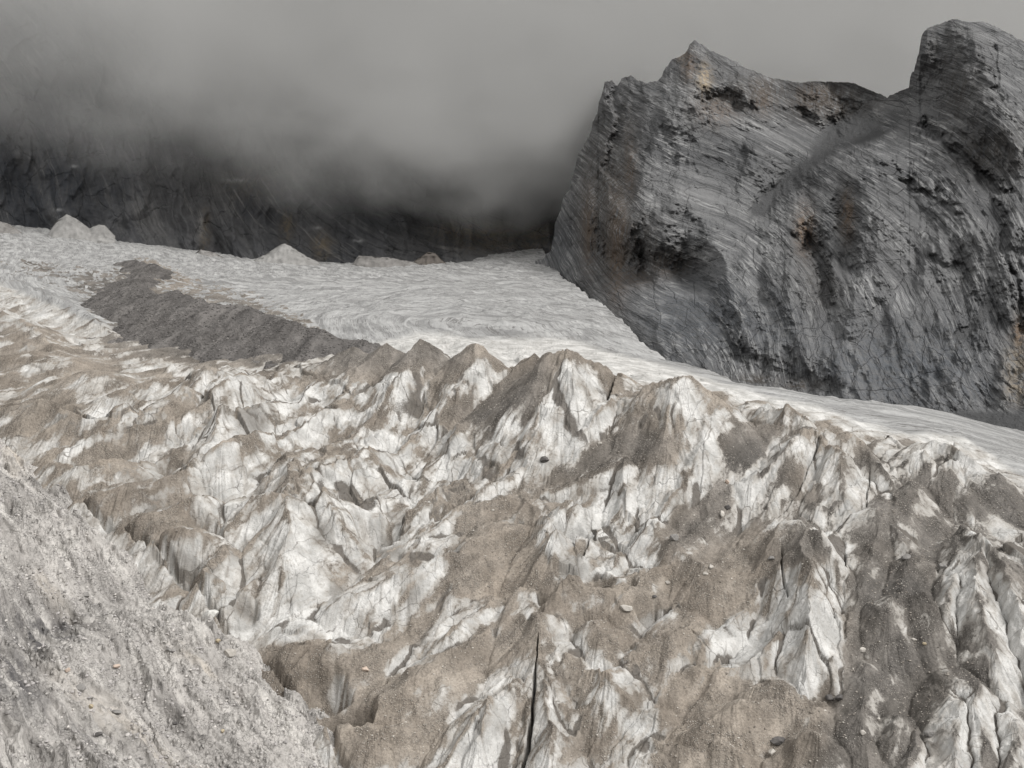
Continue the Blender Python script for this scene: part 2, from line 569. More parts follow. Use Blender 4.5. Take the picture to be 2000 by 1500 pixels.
def mat_rock(name, dark, mid, light, sc=1.0, tints=(), beds=1.0):
    """bedded limestone: thin beds follow the folded layers kept in the attribute 'bed'"""
    M = Mat(name)
    P = M.pos
    bed = M.attr("bed", True)
    big = M.noise(P, 0.012 * sc, 5.0, 0.6)
    fine = M.noise(P, 0.22 * sc, 6.0, 0.68)
    wob = M.warp(M.warp(bed, 0.03 * sc, 6.0 / sc), 0.15 * sc, 1.2 / sc)
    b1 = M.noise(M.scale(wob, (0.075 * sc, 0.010 * sc, 0.01)), 1.0, 4.0, 0.6)
    b2 = M.noise(M.scale(wob, (0.24 * sc, 0.016 * sc, 0.01)), 1.0, 3.0, 0.55)
    b3 = M.noise(M.scale(wob, (0.55 * sc, 0.045 * sc, 0.01)), 1.0, 2.0, 0.5)
    patch = M.ramp(M.noise(P, 0.018 * sc, 5.0, 0.62), 0.40, 0.62)
    c = M.mix(M.ramp(big, 0.32, 0.68), dark, mid)
    c = M.mix(M.mul(M.ramp(b1, 0.50, 0.66), 0.30), c, light)
    c = M.mix(M.mul(M.ramp(b1, 0.46, 0.32), 0.35), c, M.scale(c, 0.6))
    lines = M.mul(M.ramp(M.math("ABSOLUTE", M.add(b2, -0.53)), 0.028, 0.008), M.mul(M.add(M.mul(patch, 0.75), 0.10), beds))
    c = M.mix(lines, c, light)
    darks = M.mul(M.ramp(M.math("ABSOLUTE", M.add(b2, -0.43)), 0.030, 0.008), M.mul(M.math("SUBTRACT", 0.55, M.mul(patch, 0.3)), beds))
    c = M.mix(darks, c, M.scale(c, 0.38))
    c = M.mix(M.mul(M.ramp(b3, 0.60, 0.68), M.mul(patch, 0.6)), c, light)
    c = M.mix(M.mul(M.ramp(b3, 0.40, 0.32), 0.5), c, M.scale(c, 0.5))
    jt = M.ramp(M.voro(M.warp(M.scale(wob, (0.09 * sc, 0.05 * sc, 0.01)), 1.2, 0.5), 1.0, "DISTANCE_TO_EDGE"), 0.03, 0.0)
    c = M.mix(M.mul(jt, M.mul(M.ramp(fine, 0.50, 0.60), 0.35)), c, M.scale(c, 0.35))
    c = M.mix(M.mul(M.ramp(fine, 0.5, 0.78), 0.30), c, M.scale(c, 0.5))
    c = M.mix(M.mul(M.ramp(M.noise(P, 0.5 * sc, 5.0, 0.7), 0.54, 0.7), 0.25), c, M.scale(c, 0.45))
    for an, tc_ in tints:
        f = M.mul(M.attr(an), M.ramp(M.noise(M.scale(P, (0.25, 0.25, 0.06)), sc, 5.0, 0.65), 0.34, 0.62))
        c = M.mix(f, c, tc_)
    tal = M.attr("talus")
    tcol = M.mix(M.noise(P, 0.5, 5.0, 0.7), tuple(0.62 * q for q in dark), tuple(0.62 * q for q in mid))
    c = M.mix(tal, c, tcol)
    h = M.add(M.mul(b1, 1.6), M.mul(b2, 1.6))
    h = M.add(h, M.mul(M.add(darks, jt), -0.6))
    h = M.mul(h, M.math("SUBTRACT", 1.0, tal))
    h = M.add(h, M.mul(fine, 1.6))
    h = M.add(h, M.mul(M.noise(P, 1.1 * sc, 4.0, 0.7), 0.5))
    return M.finish(c, 0.95, h, 1.8 / sc, 1.0, 0.12)


def mat_plain(name, a, b, sc, bump=0.15):
    M = Mat(name)
    n = M.noise(M.pos, sc, 6.0, 0.65)
    n2 = M.noise(M.pos, sc * 6, 4.0, 0.6)
    c = M.mix(M.ramp(n, 0.3, 0.7), a, b)
    c = M.mix(M.mul(M.ramp(n2, 0.52, 0.75), 0.5), c, M.scale(c, 0.55))
    return M.finish(c, 0.92, M.add(n, M.mul(n2, 0.4)), bump, 1.0, 0.15)


# ------------------------------------------------------------------ the glacier's ground plan
GP = [  # frame x, frame y, distance: the smooth surface of the glacier, a steep icefall under a flat upper basin
    (700, 1500, 221), (1000, 1500, 221), (1400, 1500, 218), (2000, 1500, 212), (300, 1620, 208), (1000, 1650, 208), (2300, 1600, 200),
    (520, 1300, 247), (1000, 1300, 248), (1500, 1300, 245), (2000, 1300, 238), (2400, 1300, 232),
    (360, 1100, 281), (700, 1100, 282), (1000, 1100, 282), (1500, 1100, 276), (2000, 1100, 268), (2400, 1110, 262),
    (150, 920, 322), (600, 920, 323), (1000, 920, 320), (1500, 920, 314), (1900, 990, 300), (2300, 1040, 290),
    (-100, 800, 368), (250, 810, 360), (500, 800, 361), (800, 800, 360), (1100, 800, 359), (1450, 830, 348), (1800, 900, 334),
    (-300, 740, 400), (0, 720, 415), (300, 730, 400), (600, 735, 390), (900, 742, 383), (1150, 762, 376), (1400, 785, 366), (1650, 830, 358), (2000, 925, 336), (2400, 1000, 318),
    (0, 620, 560), (250, 640, 520), (500, 680, 470), (750, 692, 455), (1000, 705, 440), (1250, 730, 420), (1500, 772, 400), (1800, 835, 384), (2050, 895, 368), (2400, 960, 350),
    (1300, 705, 480), (1450, 750, 438), (1640, 780, 424), (1830, 808, 412), (2020, 850, 402), (2400, 920, 380),
    (600, 600, 700), (900, 600, 700), (1100, 600, 700), (1200, 630, 610),
    (0, 530, 820), (300, 545, 850), (700, 548, 950), (1000, 545, 950), (0, 480, 1100), (250, 485, 1150), (500, 512, 1200), (800, 518, 1230), (1000, 505, 1230), (1070, 489, 1260),
    (-400, 480, 900), (-300, 440, 1250), (0, 440, 1330), (-400, 600, 560),
    (500, 490, 1420), (900, 480, 1450), (1100, 470, 1450),
]
gx, gy, gz = at([p[0] for p in GP], [p[1] for p in GP], [p[2] for p in GP])
_b = TPS(gx, gy, gz, 1e-4)
base = GridFn(lambda x, y: _b(x, y), -700, 700, 281, 100, 1500, 561)


def ground(u, v, h=0.0, surf=None, y0=60.0, y1=1480.0):
    """where the line of sight through a frame point meets the surface raised by h"""
    surf = surf or base
    u, v, h = np.broadcast_arrays(np.asarray(u, float), np.asarray(v, float), np.asarray(h, float))
    dx, dy, dz = ray(u, v)
    ys = np.geomspace(y0, y1, 700)
    X = (dx / dy)[..., None] * ys
    Zr = (dz / dy)[..., None] * ys
    below = Zr < surf(X, np.broadcast_to(ys, X.shape)) + h[..., None]
    k = np.argmax(below, -1)
    k = np.where(below.any(-1), np.maximum(k, 1), len(ys) - 1)
    Y = 0.5 * (ys[k] + ys[k - 1])
    return dx / dy * Y, Y, dz / dy * Y


# crest lines of the icefall: points (frame x, frame y, height), slope of the flanks
RIDGES = [
    ([(1020, 965, 5), (1060, 1000, 7), (1085, 1070, 8), (1100, 1130, 7), (1065, 1180, 6), (1050, 1240, 5)], 0.62), ([(1100, 1130, 7), (1200, 1148, 6), (1300, 1112, 4)], 0.7), ([(1290, 1045, 5), (1380, 1110, 6), (1450, 1130, 5), (1500, 1095, 5)], 0.6),
    ([(1100, 1280, 5), (1180, 1330, 6), (1290, 1400, 4)], 0.6), ([(500, 1290, 3), (600, 1240, 5), (680, 1280, 5), (760, 1260, 4)], 0.6), ([(640, 1440, 3), (740, 1380, 5), (850, 1300, 6), (950, 1240, 4)], 0.6),
    ([(850, 1500, 4), (930, 1400, 6), (1000, 1330, 5)], 0.6), ([(1280, 1480, 4), (1400, 1400, 5), (1520, 1370, 5), (1600, 1400, 5)], 0.65), ([(1655, 1250, 5), (1690, 1130, 6), (1720, 1010, 6), (1790, 950, 5)], 0.6), ([(1700, 1500, 5), (1680, 1400, 6), (1700, 1300, 5)], 0.6),
    ([(700, 1150, 3), (770, 1060, 3), (840, 1020, 4), (930, 985, 5), (1010, 965, 5)], 0.6), ([(1420, 860, 4), (1480, 835, 6), (1540, 838, 6)], 0.7), ([(1200, 1290, 4), (1300, 1260, 6), (1345, 1232, 6)], 0.65),
    ([(690, 676, 7), (640, 700, 4)], 0.7), ([(755, 668, 9), (700, 712, 6), (660, 735, 2)], 0.75),
    ([(822, 662, 12), (800, 690, 10), (760, 725, 6), (700, 750, 2)], 0.85), ([(822, 662, 12), (850, 676, 10), (880, 690, 7)], 0.9),
    ([(925, 673, 13), (905, 720, 9), (870, 770, 5)], 0.9), ([(925, 673, 13), (960, 690, 11), (998, 716, 8)], 0.95),
    ([(1040, 689, 10), (1000, 722, 8), (940, 775, 5), (880, 820, 2)], 0.8),
    ([(1085, 681, 18), (1108, 676, 19), (1130, 690, 17), (1165, 712, 14), (1205, 737, 10)], 1.0),
    ([(1085, 681, 18), (1055, 712, 14), (1000, 760, 9)], 0.8), ([(1100, 678, 19), (1062, 770, 12), (1046, 830, 9), (1012, 880, 5), (965, 930, 3)], 0.95),
    ([(1300, 738, 16), (1325, 735, 17), (1352, 738, 16), (1395, 768, 13), (1425, 800, 10), (1445, 830, 5)], 1.0),
    ([(1300, 738, 16), (1250, 770, 13), (1210, 822, 9), (1165, 862, 4)], 0.9), ([(1318, 736, 17), (1303, 800, 13), (1300, 850, 11), (1325, 905, 8), (1338, 985, 3)], 0.9),
    ([(1220, 888, 8), (1150, 925, 6), (1080, 955, 5), (1010, 975, 4)], 0.8), ([(1222, 890, 9), (1215, 960, 6), (1188, 990, 2)], 1.0),
    ([(400, 717, 9), (350, 770, 8), (300, 815, 6), (250, 850, 4)], 0.8), ([(470, 740, 7), (440, 755, 8), (370, 800, 7), (300, 842, 5), (200, 866, 3)], 0.8),
    ([(430, 808, 7), (420, 850, 6), (390, 880, 4)], 0.8), ([(500, 862, 6), (440, 875, 8), (400, 910, 6), (330, 990, 3)], 0.8),
    ([(570, 905, 8), (565, 940, 11), (562, 1000, 10), (552, 1080, 8), (545, 1150, 5), (535, 1190, 3)], 0.85),
    ([(565, 940, 11), (500, 970, 9), (455, 1020, 7), (420, 1080, 4)], 0.85), ([(575, 930, 10), (640, 985, 8), (680, 1040, 5), (715, 1085, 2)], 0.9),
    ([(690, 870, 6), (660, 900, 6), (590, 915, 7)], 0.8),
    ([(1040, 1015, 5), (960, 1045, 6), (880, 1100, 6), (800, 1160, 4), (745, 1240, 3)], 0.55), ([(935, 945, 5), (880, 970, 4), (800, 1020, 3)], 0.8),
    ([(880, 1080, 7), (800, 1110, 7), (720, 1140, 6), (640, 1180, 4)], 0.9), ([(1100, 900, 4), (930, 945, 6), (860, 975, 4), (835, 1035, 2)], 0.8),
    ([(1045, 1165, 6), (1050, 1240, 7), (1052, 1290, 6), (1090, 1360, 5), (1170, 1420, 3)], 0.55),
    ([(960, 1170, 5), (880, 1230, 5), (820, 1290, 3)], 0.7), ([(960, 1365, 7), (945, 1420, 7), (920, 1500, 6)], 1.3),
    ([(1065, 1330, 6), (1075, 1420, 7), (1075, 1500, 7)], 1.0),
    ([(1120, 1160, 5), (1180, 1150, 5), (1260, 1165, 3)], 0.9), ([(1210, 1235, 5), (1180, 1240, 6), (1160, 1215, 6)], 0.7),
    ([(1340, 1240, 5), (1300, 1260, 5), (1220, 1300, 4)], 0.7), ([(1520, 1245, 5), (1460, 1290, 6), (1400, 1302, 5)], 0.9),
    ([(1320, 1318, 4), (1400, 1312, 4), (1480, 1330, 3)], 0.8), ([(1480, 1355, 5), (1540, 1345, 6), (1600, 1370, 4)], 0.7),
    ([(1575, 1020, 12), (1560, 1060, 11), (1590, 1140, 11), (1580, 1230, 9), (1570, 1320, 6)], 1.25),
    ([(1575, 1020, 12), (1625, 1080, 9), (1640, 1150, 6)], 1.1),
    ([(1590, 830, 9), (1540, 875, 8), (1470, 930, 6), (1420, 960, 3)], 0.9), ([(1590, 830, 9), (1640, 890, 8), (1650, 960, 6), (1600, 1000, 4)], 0.9),
    ([(1590, 830, 9), (1680, 860, 7), (1730, 920, 5), (1745, 980, 3)], 0.9), ([(1500, 790, 6), (1540, 800, 8), (1570, 815, 8)], 0.8),
    ([(1850, 862, 9), (1790, 888, 7), (1730, 930, 3)], 0.9), ([(1850, 862, 9), (1900, 890, 8), (1945, 920, 5)], 0.9), ([(1850, 862, 9), (1860, 920, 6), (1840, 960, 4)], 0.7),
    ([(1760, 1155, 8), (1730, 1180, 8), (1725, 1230, 6)], 0.9), ([(1760, 1155, 8), (1800, 1170, 8), (1830, 1230, 4)], 0.9), ([(1740, 1010, 5), (1780, 1080, 6), (1760, 1150, 7)], 0.7),
    ([(1915, 1030, 9), (1905, 1120, 9), (1930, 1220, 8), (1960, 1330, 5)], 1.2), ([(1915, 1030, 9), (1960, 1100, 8), (1985, 1200, 7), (2010, 1330, 4)], 1.2),
    ([(1870, 1120, 7), (1850, 1180, 7), (1870, 1260, 4)], 1.1), ([(1880, 1360, 8), (1870, 1430, 8), (1865, 1500, 7)], 1.0), ([(1910, 1340, 8), (1920, 1420, 8), (1915, 1500, 7)], 1.0),
    ([(1985, 1380, 8), (1975, 1450, 8), (1960, 1500, 7)], 1.0), ([(1750, 1395, 6), (1740, 1440, 6), (1720, 1490, 4)], 0.9), ([(1790, 1430, 5), (1780, 1500, 6)], 0.9),
    ([(1560, 1450, 6), (1600, 1445, 7), (1640, 1470, 5)], 0.9), ([(1280, 1460, 4), (1330, 1450, 5), (1390, 1480, 3)], 0.9), ([(1410, 1440, 5), (1450, 1470, 4), (1490, 1490, 2)], 0.9),
    ([(150, 985, 6.0), (240, 960, 7.5), (330, 940, 7.5), (400, 905, 6.0)], 0.9), ([(230, 1045, 6.0), (300, 1012, 9.0), (380, 985, 9.0)], 1.0), ([(290, 1085, 6.0), (350, 1058, 9.0), (410, 1050, 9.0)], 1.0),
    ([(370, 1140, 4.5), (400, 1130, 7.5), (440, 1145, 6.0)], 1.1), ([(20, 790, 7.5), (80, 795, 7.5), (170, 812, 7.5), (250, 805, 7.5)], 1.1), ([(90, 905, 4.5), (150, 920, 6.0), (240, 900, 6.0)], 1.0),
    ([(430, 1200, 4), (480, 1150, 5), (500, 1130, 5)], 0.9), ([(520, 1290, 4), (560, 1260, 6), (640, 1250, 5)], 0.7), ([(640, 1440, 4), (720, 1420, 6), (790, 1440, 5)], 0.8),
    ([(0, 700, 4), (60, 690, 5), (130, 700, 4)], 0.5), ([(100, 740, 4), (180, 728, 5), (260, 745, 3)], 0.5), ([(210, 770, 3), (300, 745, 4), (400, 745, 3)], 0.5),
    ([(0, 610, 6), (60, 640, 5), (120, 690, 3)], 0.5), ([(60, 560, 5), (150, 600, 5), (220, 650, 2)], 0.5),
]
# open cracks: (points), half-width, depth
CREV = [
    ([(150, 1000), (270, 1092), (405, 1200), (525, 1308), (645, 1438), (672, 1500), (690, 1560)], 1.7, 5),
    ([(1050, 1290), (1047, 1335), (1046, 1350)], 0.4, 9), ([(1046, 1345), (1040, 1420)], 0.65, 14), ([(1040, 1415), (1022, 1500), (1010, 1550)], 1.0, 16), ([(1522, 1125), (1524, 1150), (1538, 1220)], 0.45, 6),
    ([(1650, 1090), (1652, 1140)], 0.4, 6), 
    
    ([(1160, 1065), (1150, 1100), (1135, 1130)], 0.5, 8), 
    ([(1200, 740), (1198, 800), (1185, 850)], 1.0, 8), ([(620, 1280), (560, 1335), (530, 1330)], 0.3, 2), ([(1350, 1270), (1385, 1300)], 0.35, 3),
    
    ([(655, 1150), (640, 1180)], 1.2, 6), ([(1700, 930), (1690, 1000), (1640, 1040)], 0.4, 5),
    ([(1600, 900), (1560, 970), (1530, 1000)], 0.35, 4), ([(1050, 1080), (1120, 1095)], 0.5, 4),
]
# hollows: centre, radii along x and y in metres, depth
PITS = [
    ((60, 828), 6, 5, 7), ((130, 838), 6, 4, 7), ((215, 845), 7, 4, 6), ((230, 935), 6, 4, 5), ((290, 1010), 7, 4, 7), ((330, 1075), 5, 4, 5), ((395, 1125), 6, 5, 8), ((330, 935), 4, 3, 4),
    ((690, 1480), 5, 4, 12), ((800, 1165), 4, 3, 5), ((500, 1010), 3, 3, 4), ((735, 1075), 6, 5, 5), ((1120, 1110), 7, 5, 6), ((1160, 1205), 6, 4, 5), ((1270, 1245), 5, 3, 5),
    ((1190, 790), 4, 5, 5), ((1230, 1190), 2, 2, 1.5), ((1056, 1230), 2.5, 2, 2.5), ((640, 1395), 5, 4, 6), ((560, 1310), 4, 2, 4), ((1240, 1145), 1.5, 1.2, 1.5), ((480, 1235), 4, 2, 3), ((1830, 960), 5, 4, 3),
]


def seg_relief(X, Y):
    """height of the crests, cracks and hollows over the smooth surface"""
    wx = X + 2.2 * fbm(X / 9, Y / 9, 3, 3) + 0.5 * fbm(X / 2, Y / 2, 2, 5)
    wy = Y + 2.6 * fbm(X / 9, Y / 9, 3, 11) + 0.5 * fbm(X / 2, Y / 2, 2, 15)
    R = np.zeros(X.shape)
    R2 = np.full(X.shape, -9.0)
    CR = np.full(X.shape, 99.0)
    for pts, k in RIDGES:
        p = np.array(pts, float)
        p[:, 2] *= 1.55
        k = k * 0.95
        px, py, _ = ground(p[:, 0], p[:, 1], p[:, 2])
        hmax = p[:, 2].max()
        m = hmax / (0.45 * k) + 4
        sel = np.where((X > px.min() - m) & (X < px.max() + m) & (Y > py.min() - m) & (Y < py.max() + m))
        if not len(sel[0]):
            continue
        qx, qy = wx[sel], wy[sel]
        best = np.full(qx.shape, -9.0)
        dm = np.full(qx.shape, 99.0)
        for i in range(len(p) - 1):
            ax, ay, bx, by = px[i], py[i], px[i + 1], py[i + 1]
            L2 = (bx - ax) ** 2 + (by - ay) ** 2 + 1e-9
            t = np.clip(((qx - ax) * (bx - ax) + (qy - ay) * (by - ay)) / L2, 0, 1)
            ex, ey = qx - ax - t * (bx - ax), qy - ay - t * (by - ay)
            d = np.hypot(ex, ey * 0.85)
            h = p[i, 2] + t * (p[i + 1, 2] - p[i, 2])
            hh = h - k * d * (1.15 - 0.35 * np.clip(d * k / (h + 1), 0, 1))
            best = np.maximum(best, hh)
            dm = np.minimum(dm, d + np.where(h < 2, 9, 0))
        a = R[sel]
        R2[sel] = np.maximum(R2[sel], np.minimum(a, best))
        CR[sel] = np.where(best > a - 0.5, np.minimum(CR[sel], dm), CR[sel])
        s = 0.4
        mxx = np.maximum(a, best)
        mx = np.maximum(mxx + np.maximum(0, s - np.abs(a - best)) ** 2 * 0.25 / s, 0)
        R[sel] = np.where(best > -s, mx, a)
    VAL = (1 - sstep(0.15, 0.9, R - R2)) * sstep(0.4, 1.5, R2)
    for (c, rx, ry, dep) in PITS:
        cx, cy_, _ = ground(c[0], c[1], -0.4 * dep)
        m = 3 * max(rx, ry)
        sel = np.where((np.abs(X - cx) < m) & (np.abs(Y - cy_) < m))
        d = np.hypot((wx[sel] - cx) / rx, (wy[sel] - cy_) / ry)
        R[sel] -= 1.5 * dep * (1 - sstep(0.35, 1.25, d))
    for pts, wd, dep in CREV:
        p = np.array(pts, float)
        px, py, _ = ground(p[:, 0], p[:, 1], 4.0)
        m = 4.0
        sel = np.where((X > px.min() - m) & (X < px.max() + m) & (Y > py.min() - m) & (Y < py.max() + m))
        if not len(sel[0]):
            continue
        qx, qy = 0.6 * X[sel] + 0.4 * wx[sel], 0.6 * Y[sel] + 0.4 * wy[sel]
        best = np.full(qx.shape, 99.0)
        for i in range(len(p) - 1):
            ax, ay, bx, by = px[i], py[i], px[i + 1], py[i + 1]
            L2 = (bx - ax) ** 2 + (by - ay) ** 2 + 1e-9
            t = np.clip(((qx - ax) * (bx - ax) + (qy - ay) * (by - ay)) / L2, 0, 1)
            best = np.minimum(best, np.hypot(qx - ax - t * (bx - ax), qy - ay - t * (by - ay)))
        R[sel] -= 0.75 * dep * (1 - sstep(0.25 * wd, 0.95 * wd, best + 0.25 * wd * (1 + noise(qx / 1.5, qy / 1.5, 19))))
    return R, 1 - sstep(0.25, 1.3, CR), VAL


DIRS = [  # frame x, frame y, direction of the crests (degrees, anticlockwise)
    (300, 800, 30), (500, 780, 20), (700, 780, 20), (850, 760, 25), (600, 880, 15), (350, 900, 35), (450, 1000, 45), (280, 950, 25), (150, 850, 0), (80, 920, -10), (350, 1080, 20),
    (800, 950, 30), (950, 900, 35), (1000, 1000, 35), (800, 1150, 35), (700, 1250, 40), (900, 1200, 42), (800, 1400, 48), (1100, 800, 60), (1250, 800, 55), (1170, 1020, 40),
    (1300, 900, 60), (1500, 900, 45), (1600, 920, 60), (1700, 900, 80), (1900, 1000, 95), (1920, 1300, 88), (1600, 1200, 78), (1720, 1300, 85), (1400, 1200, 40), (1300, 1380, 40), (1000, 1400, 60), (1150, 1300, 35),
    (1100, 620, -8), (800, 590, 3), (500, 570, 0), (1300, 725, -15), (1700, 830, -12), (1960, 910, -12), (100, 700, 10), (50, 580, -25), (200, 560, -5),
]
du = np.array([d[0] for d in DIRS], float)
dv = np.array([d[1] for d in DIRS], float)
da = np.radians([d[2] for d in DIRS])
ax_, ay_, _ = ground(du, dv)
bx_, by_, _ = ground(du + 14 * np.cos(da), dv - 14 * np.sin(da))
_P = DirField(ax_, ay_, bx_ - ax_, by_ - ay_)
_Q = DirField(ax_, ay_, bx_ - ax_, by_ - ay_, flip=True)
Pf = GridFn(_P, -700, 700, 351, 100, 1500, 351)
Qf = GridFn(_Q, -700, 700, 351, 100, 1500, 351)

# how strongly the ice is broken into rows, and where rubble and silt lie
BRK = Canvas(0.0)
BRK.poly([(-400, 560), (0, 560), (230, 650), (430, 690), (700, 680), (830, 655), (930, 665), (1100, 670), (1330, 728), (1480, 775), (1600, 800), (1750, 850), (1880, 855), (2000, 940), (2400, 1000), (2400, 1620), (-400, 1620)], 0.55)
BRK.poly([(230, 760), (400, 718), (560, 728), (760, 742), (1000, 760), (1010, 860), (960, 930), (880, 1000), (740, 1060), (640, 1010), (430, 900), (330, 960), (220, 900)], 1.0)
BRK.poly([(1050, 990), (1180, 960), (1330, 990), (1290, 1050), (1200, 1130), (1110, 1130), (1040, 1080)], 1.0)
BRK.poly([(0, 780), (130, 790), (300, 880), (430, 1000), (430, 1150), (380, 1160), (170, 990), (0, 850)], 0.95)
BRK.poly([(1850, 1050), (2400, 1050), (2400, 1600), (1850, 1600)], 0.9)
BRK.poly([(1520, 1100), (1650, 1100), (1650, 1350), (1540, 1350)], 0.8)
BRK.poly([(-400, 420), (0, 420), (1000, 420), (1100, 560), (1200, 660), (1150, 680), (930, 640), (700, 640), (400, 560), (0, 545), (-400, 545)], 0.12)
BRK.soft(6)

DEB = Canvas(0.30)
ICE, MIX, ROCKY = 0.05, 0.42, 0.95
DEB.poly([(-400, 420), (1080, 420), (1500, 745), (2000, 840), (2400, 880), (2400, 980), (2000, 930), (1850, 855), (1700, 850), (1560, 790), (1440, 780), (1330, 725), (1110, 665), (840, 640), (640, 640), (480, 560), (250, 520), (0, 500), (-400, 500)], 0.02)
DEB.poly([(-400, 560), (0, 570), (230, 660), (430, 690), (430, 720), (250, 760), (100, 790), (0, 790), (-400, 790)], 0.24)
for L in ([(0, 650), (60, 665), (130, 700), (250, 745)], [(0, 705), (80, 690), (160, 700), (240, 722)], [(100, 745), (180, 728), (260, 745), (330, 735)], [(0, 765), (80, 778), (200, 772)], [(60, 560), (150, 600), (230, 650)], [(0, 600), (70, 640), (140, 690), (180, 740)]):
    DEB.line(L, 7, 0.82)
DEB.poly([(170, 545), (350, 535), (500, 585), (640, 635), (745, 685), (700, 735), (500, 742), (220, 692), (160, 620)], 0.6)
DEB.poly([(-400, 520), (60, 520), (180, 600), (230, 655), (120, 650), (0, 640), (-400, 640)], 0.22)
DEB.poly([(0, 640), (60, 690), (30, 750), (0, 790)], 0.72)
DEB.poly([(30, 512), (110, 520), (120, 534), (60, 530)], 0.75)
DEB.poly([(130, 545), (190, 538), (235, 560), (230, 585), (190, 572), (140, 560)], 0.8)
DEB.poly([(150, 575), (200, 570), (225, 590), (180, 596)], 0.7)
DEB.poly([(230, 520), (290, 502), (350, 530), (360, 560), (300, 580), (230, 570)], 0.7)
DEB.poly([(230, 670), (430, 690), (560, 715), (500, 725), (400, 715), (260, 690)], 0.8)
DEB.poly([(150, 770), (260, 750), (400, 718), (560, 728), (760, 742), (900, 700), (960, 690), (1000, 730), (1000, 850), (940, 950), (870, 975), (800, 1000), (740, 1060), (640, 1010), (560, 920), (430, 870), (330, 900), (250, 900), (250, 850), (170, 810)], 0.10)
for L in ([(640, 805), (735, 790), (800, 765), (850, 750)], [(560, 760), (640, 745), (700, 740)], [(640, 860), (720, 830), (790, 800), (850, 780), (900, 760)], [(570, 745), (650, 735)],
          [(700, 855), (800, 830), (860, 800)], [(850, 890), (900, 860), (960, 830), (1000, 800)], [(330, 800), (400, 765), (470, 745), (560, 742)], [(200, 868), (300, 842), (370, 800), (430, 770)],
          [(280, 850), (330, 815), (380, 790)], [(330, 920), (400, 880), (440, 870), (500, 865)], [(300, 980), (350, 940), (400, 905)], [(650, 905), (590, 912), (680, 875)], [(300, 870), (360, 850), (420, 800)],
          [(460, 890), (520, 880)], [(200, 770), (300, 740), (380, 745)], [(120, 790), (210, 765), (280, 735)], [(720, 900), (760, 930), (780, 945)], [(880, 960), (930, 935), (1000, 900)]):
    DEB.line(L, 4.5, 0.72)
DEB.poly([(640, 720), (660, 680), (690, 672), (720, 680), (760, 665), (830, 662), (860, 690), (850, 715), (760, 722), (690, 735)], 0.92)
DEB.poly([(820, 740), (870, 700), (905, 672), (925, 676), (900, 720), (880, 745), (830, 760)], 0.8)
DEB.poly([(1000, 715), (1040, 686), (1062, 700), (1020, 740), (1000, 745)], 0.9)
DEB.poly([(850, 830), (880, 790), (1000, 735), (1075, 695), (1085, 720), (1060, 780), (1046, 830), (1000, 800), (960, 830), (900, 850)], 0.86)
DEB.poly([(1085, 680), (1110, 676), (1170, 710), (1205, 738), (1195, 790), (1180, 730), (1150, 720)], 0.68)
DEB.poly([(1075, 722), (1110, 695), (1150, 718), (1185, 745), (1195, 800), (1180, 870), (1100, 890), (1060, 870), (1052, 790)], 0.0)
DEB.poly([(1000, 900), (1045, 830), (1060, 880), (1140, 880), (1100, 920), (1000, 960)], 0.25)
DEB.poly([(1150, 875), (1200, 840), (1290, 830), (1330, 870), (1320, 905), (1240, 905), (1150, 930), (1030, 970), (1010, 960), (1060, 930), (1130, 905)], 0.92)
DEB.poly([(1170, 850), (1240, 770), (1300, 738), (1320, 745), (1280, 780), (1230, 840), (1190, 860)], 0.40)
DEB.poly([(1350, 738), (1395, 765), (1440, 830), (1400, 820), (1360, 770)], 0.62)
DEB.poly([(1290, 770), (1320, 780), (1350, 830), (1310, 850), (1290, 830)], 0.62)
DEB.poly([(1275, 760), (1315, 742), (1350, 750), (1385, 800), (1450, 830), (1400, 860), (1415, 880), (1400, 940), (1340, 1000), (1300, 970), (1340, 900), (1350, 840), (1330, 790)], 0.1)
DEB.poly([(1160, 930), (1240, 910), (1300, 920), (1320, 980), (1290, 990), (1190, 990), (1150, 960)], 0.25)
DEB.poly([(1400, 860), (1440, 830), (1500, 830), (1540, 840), (1500, 880), (1430, 930), (1400, 960), (1410, 900)], 0.88)
DEB.poly([(1290, 1060), (1340, 1000), (1410, 930), (1430, 960), (1420, 1020), (1400, 1050), (1330, 1080), (1290, 1100)], 0.97)
DEB.poly([(470, 860), (560, 880), (640, 880), (700, 870), (690, 905), (600, 925), (530, 900)], 0.40)
DEB.poly([(480, 1000), (560, 975), (620, 960), (700, 1060), (650, 1150), (640, 1190), (620, 1230), (540, 1260), (510, 1210), (530, 1100), (470, 1050)], 0.06)
DEB.poly([(500, 1000), (530, 960), (570, 930), (620, 945), (600, 970), (560, 965), (520, 1000)], 0.66)
DEB.poly([(1000, 960), (1050, 975), (1060, 1040), (1090, 1130), (1200, 1140), (1300, 1110), (1420, 1040), (1500, 1020), (1520, 1100), (1490, 1170), (1440, 1200), (1340, 1280), (1260, 1300), (1200, 1290), (1110, 1230), (1000, 1290), (900, 1350), (830, 1500), (680, 1500), (640, 1430), (500, 1290), (540, 1270), (660, 1280), (760, 1250), (840, 1150), (900, 1080), (880, 1030), (930, 985)], 0.92)
DEB.poly([(1050, 985), (1180, 955), (1330, 985), (1290, 1050), (1280, 1105), (1200, 1130), (1110, 1130), (1040, 1070)], 0.07)
DEB.line([(1070, 985), (1110, 1010), (1155, 1025)], 5, 0.6)
DEB.line([(1070, 1045), (1110, 1080), (1200, 1115), (1240, 1125)], 5, 0.6)
DEB.line([(1010, 975), (1060, 960), (1110, 950)], 5, 0.6)
DEB.poly([(600, 1200), (680, 1155), (790, 1115), (850, 1090), (860, 1110), (800, 1190), (740, 1240), (660, 1270), (600, 1240)], 0.08)
DEB.poly([(645, 1110), (730, 1080), (800, 1085), (790, 1105), (690, 1150), (650, 1140)], 0.42)
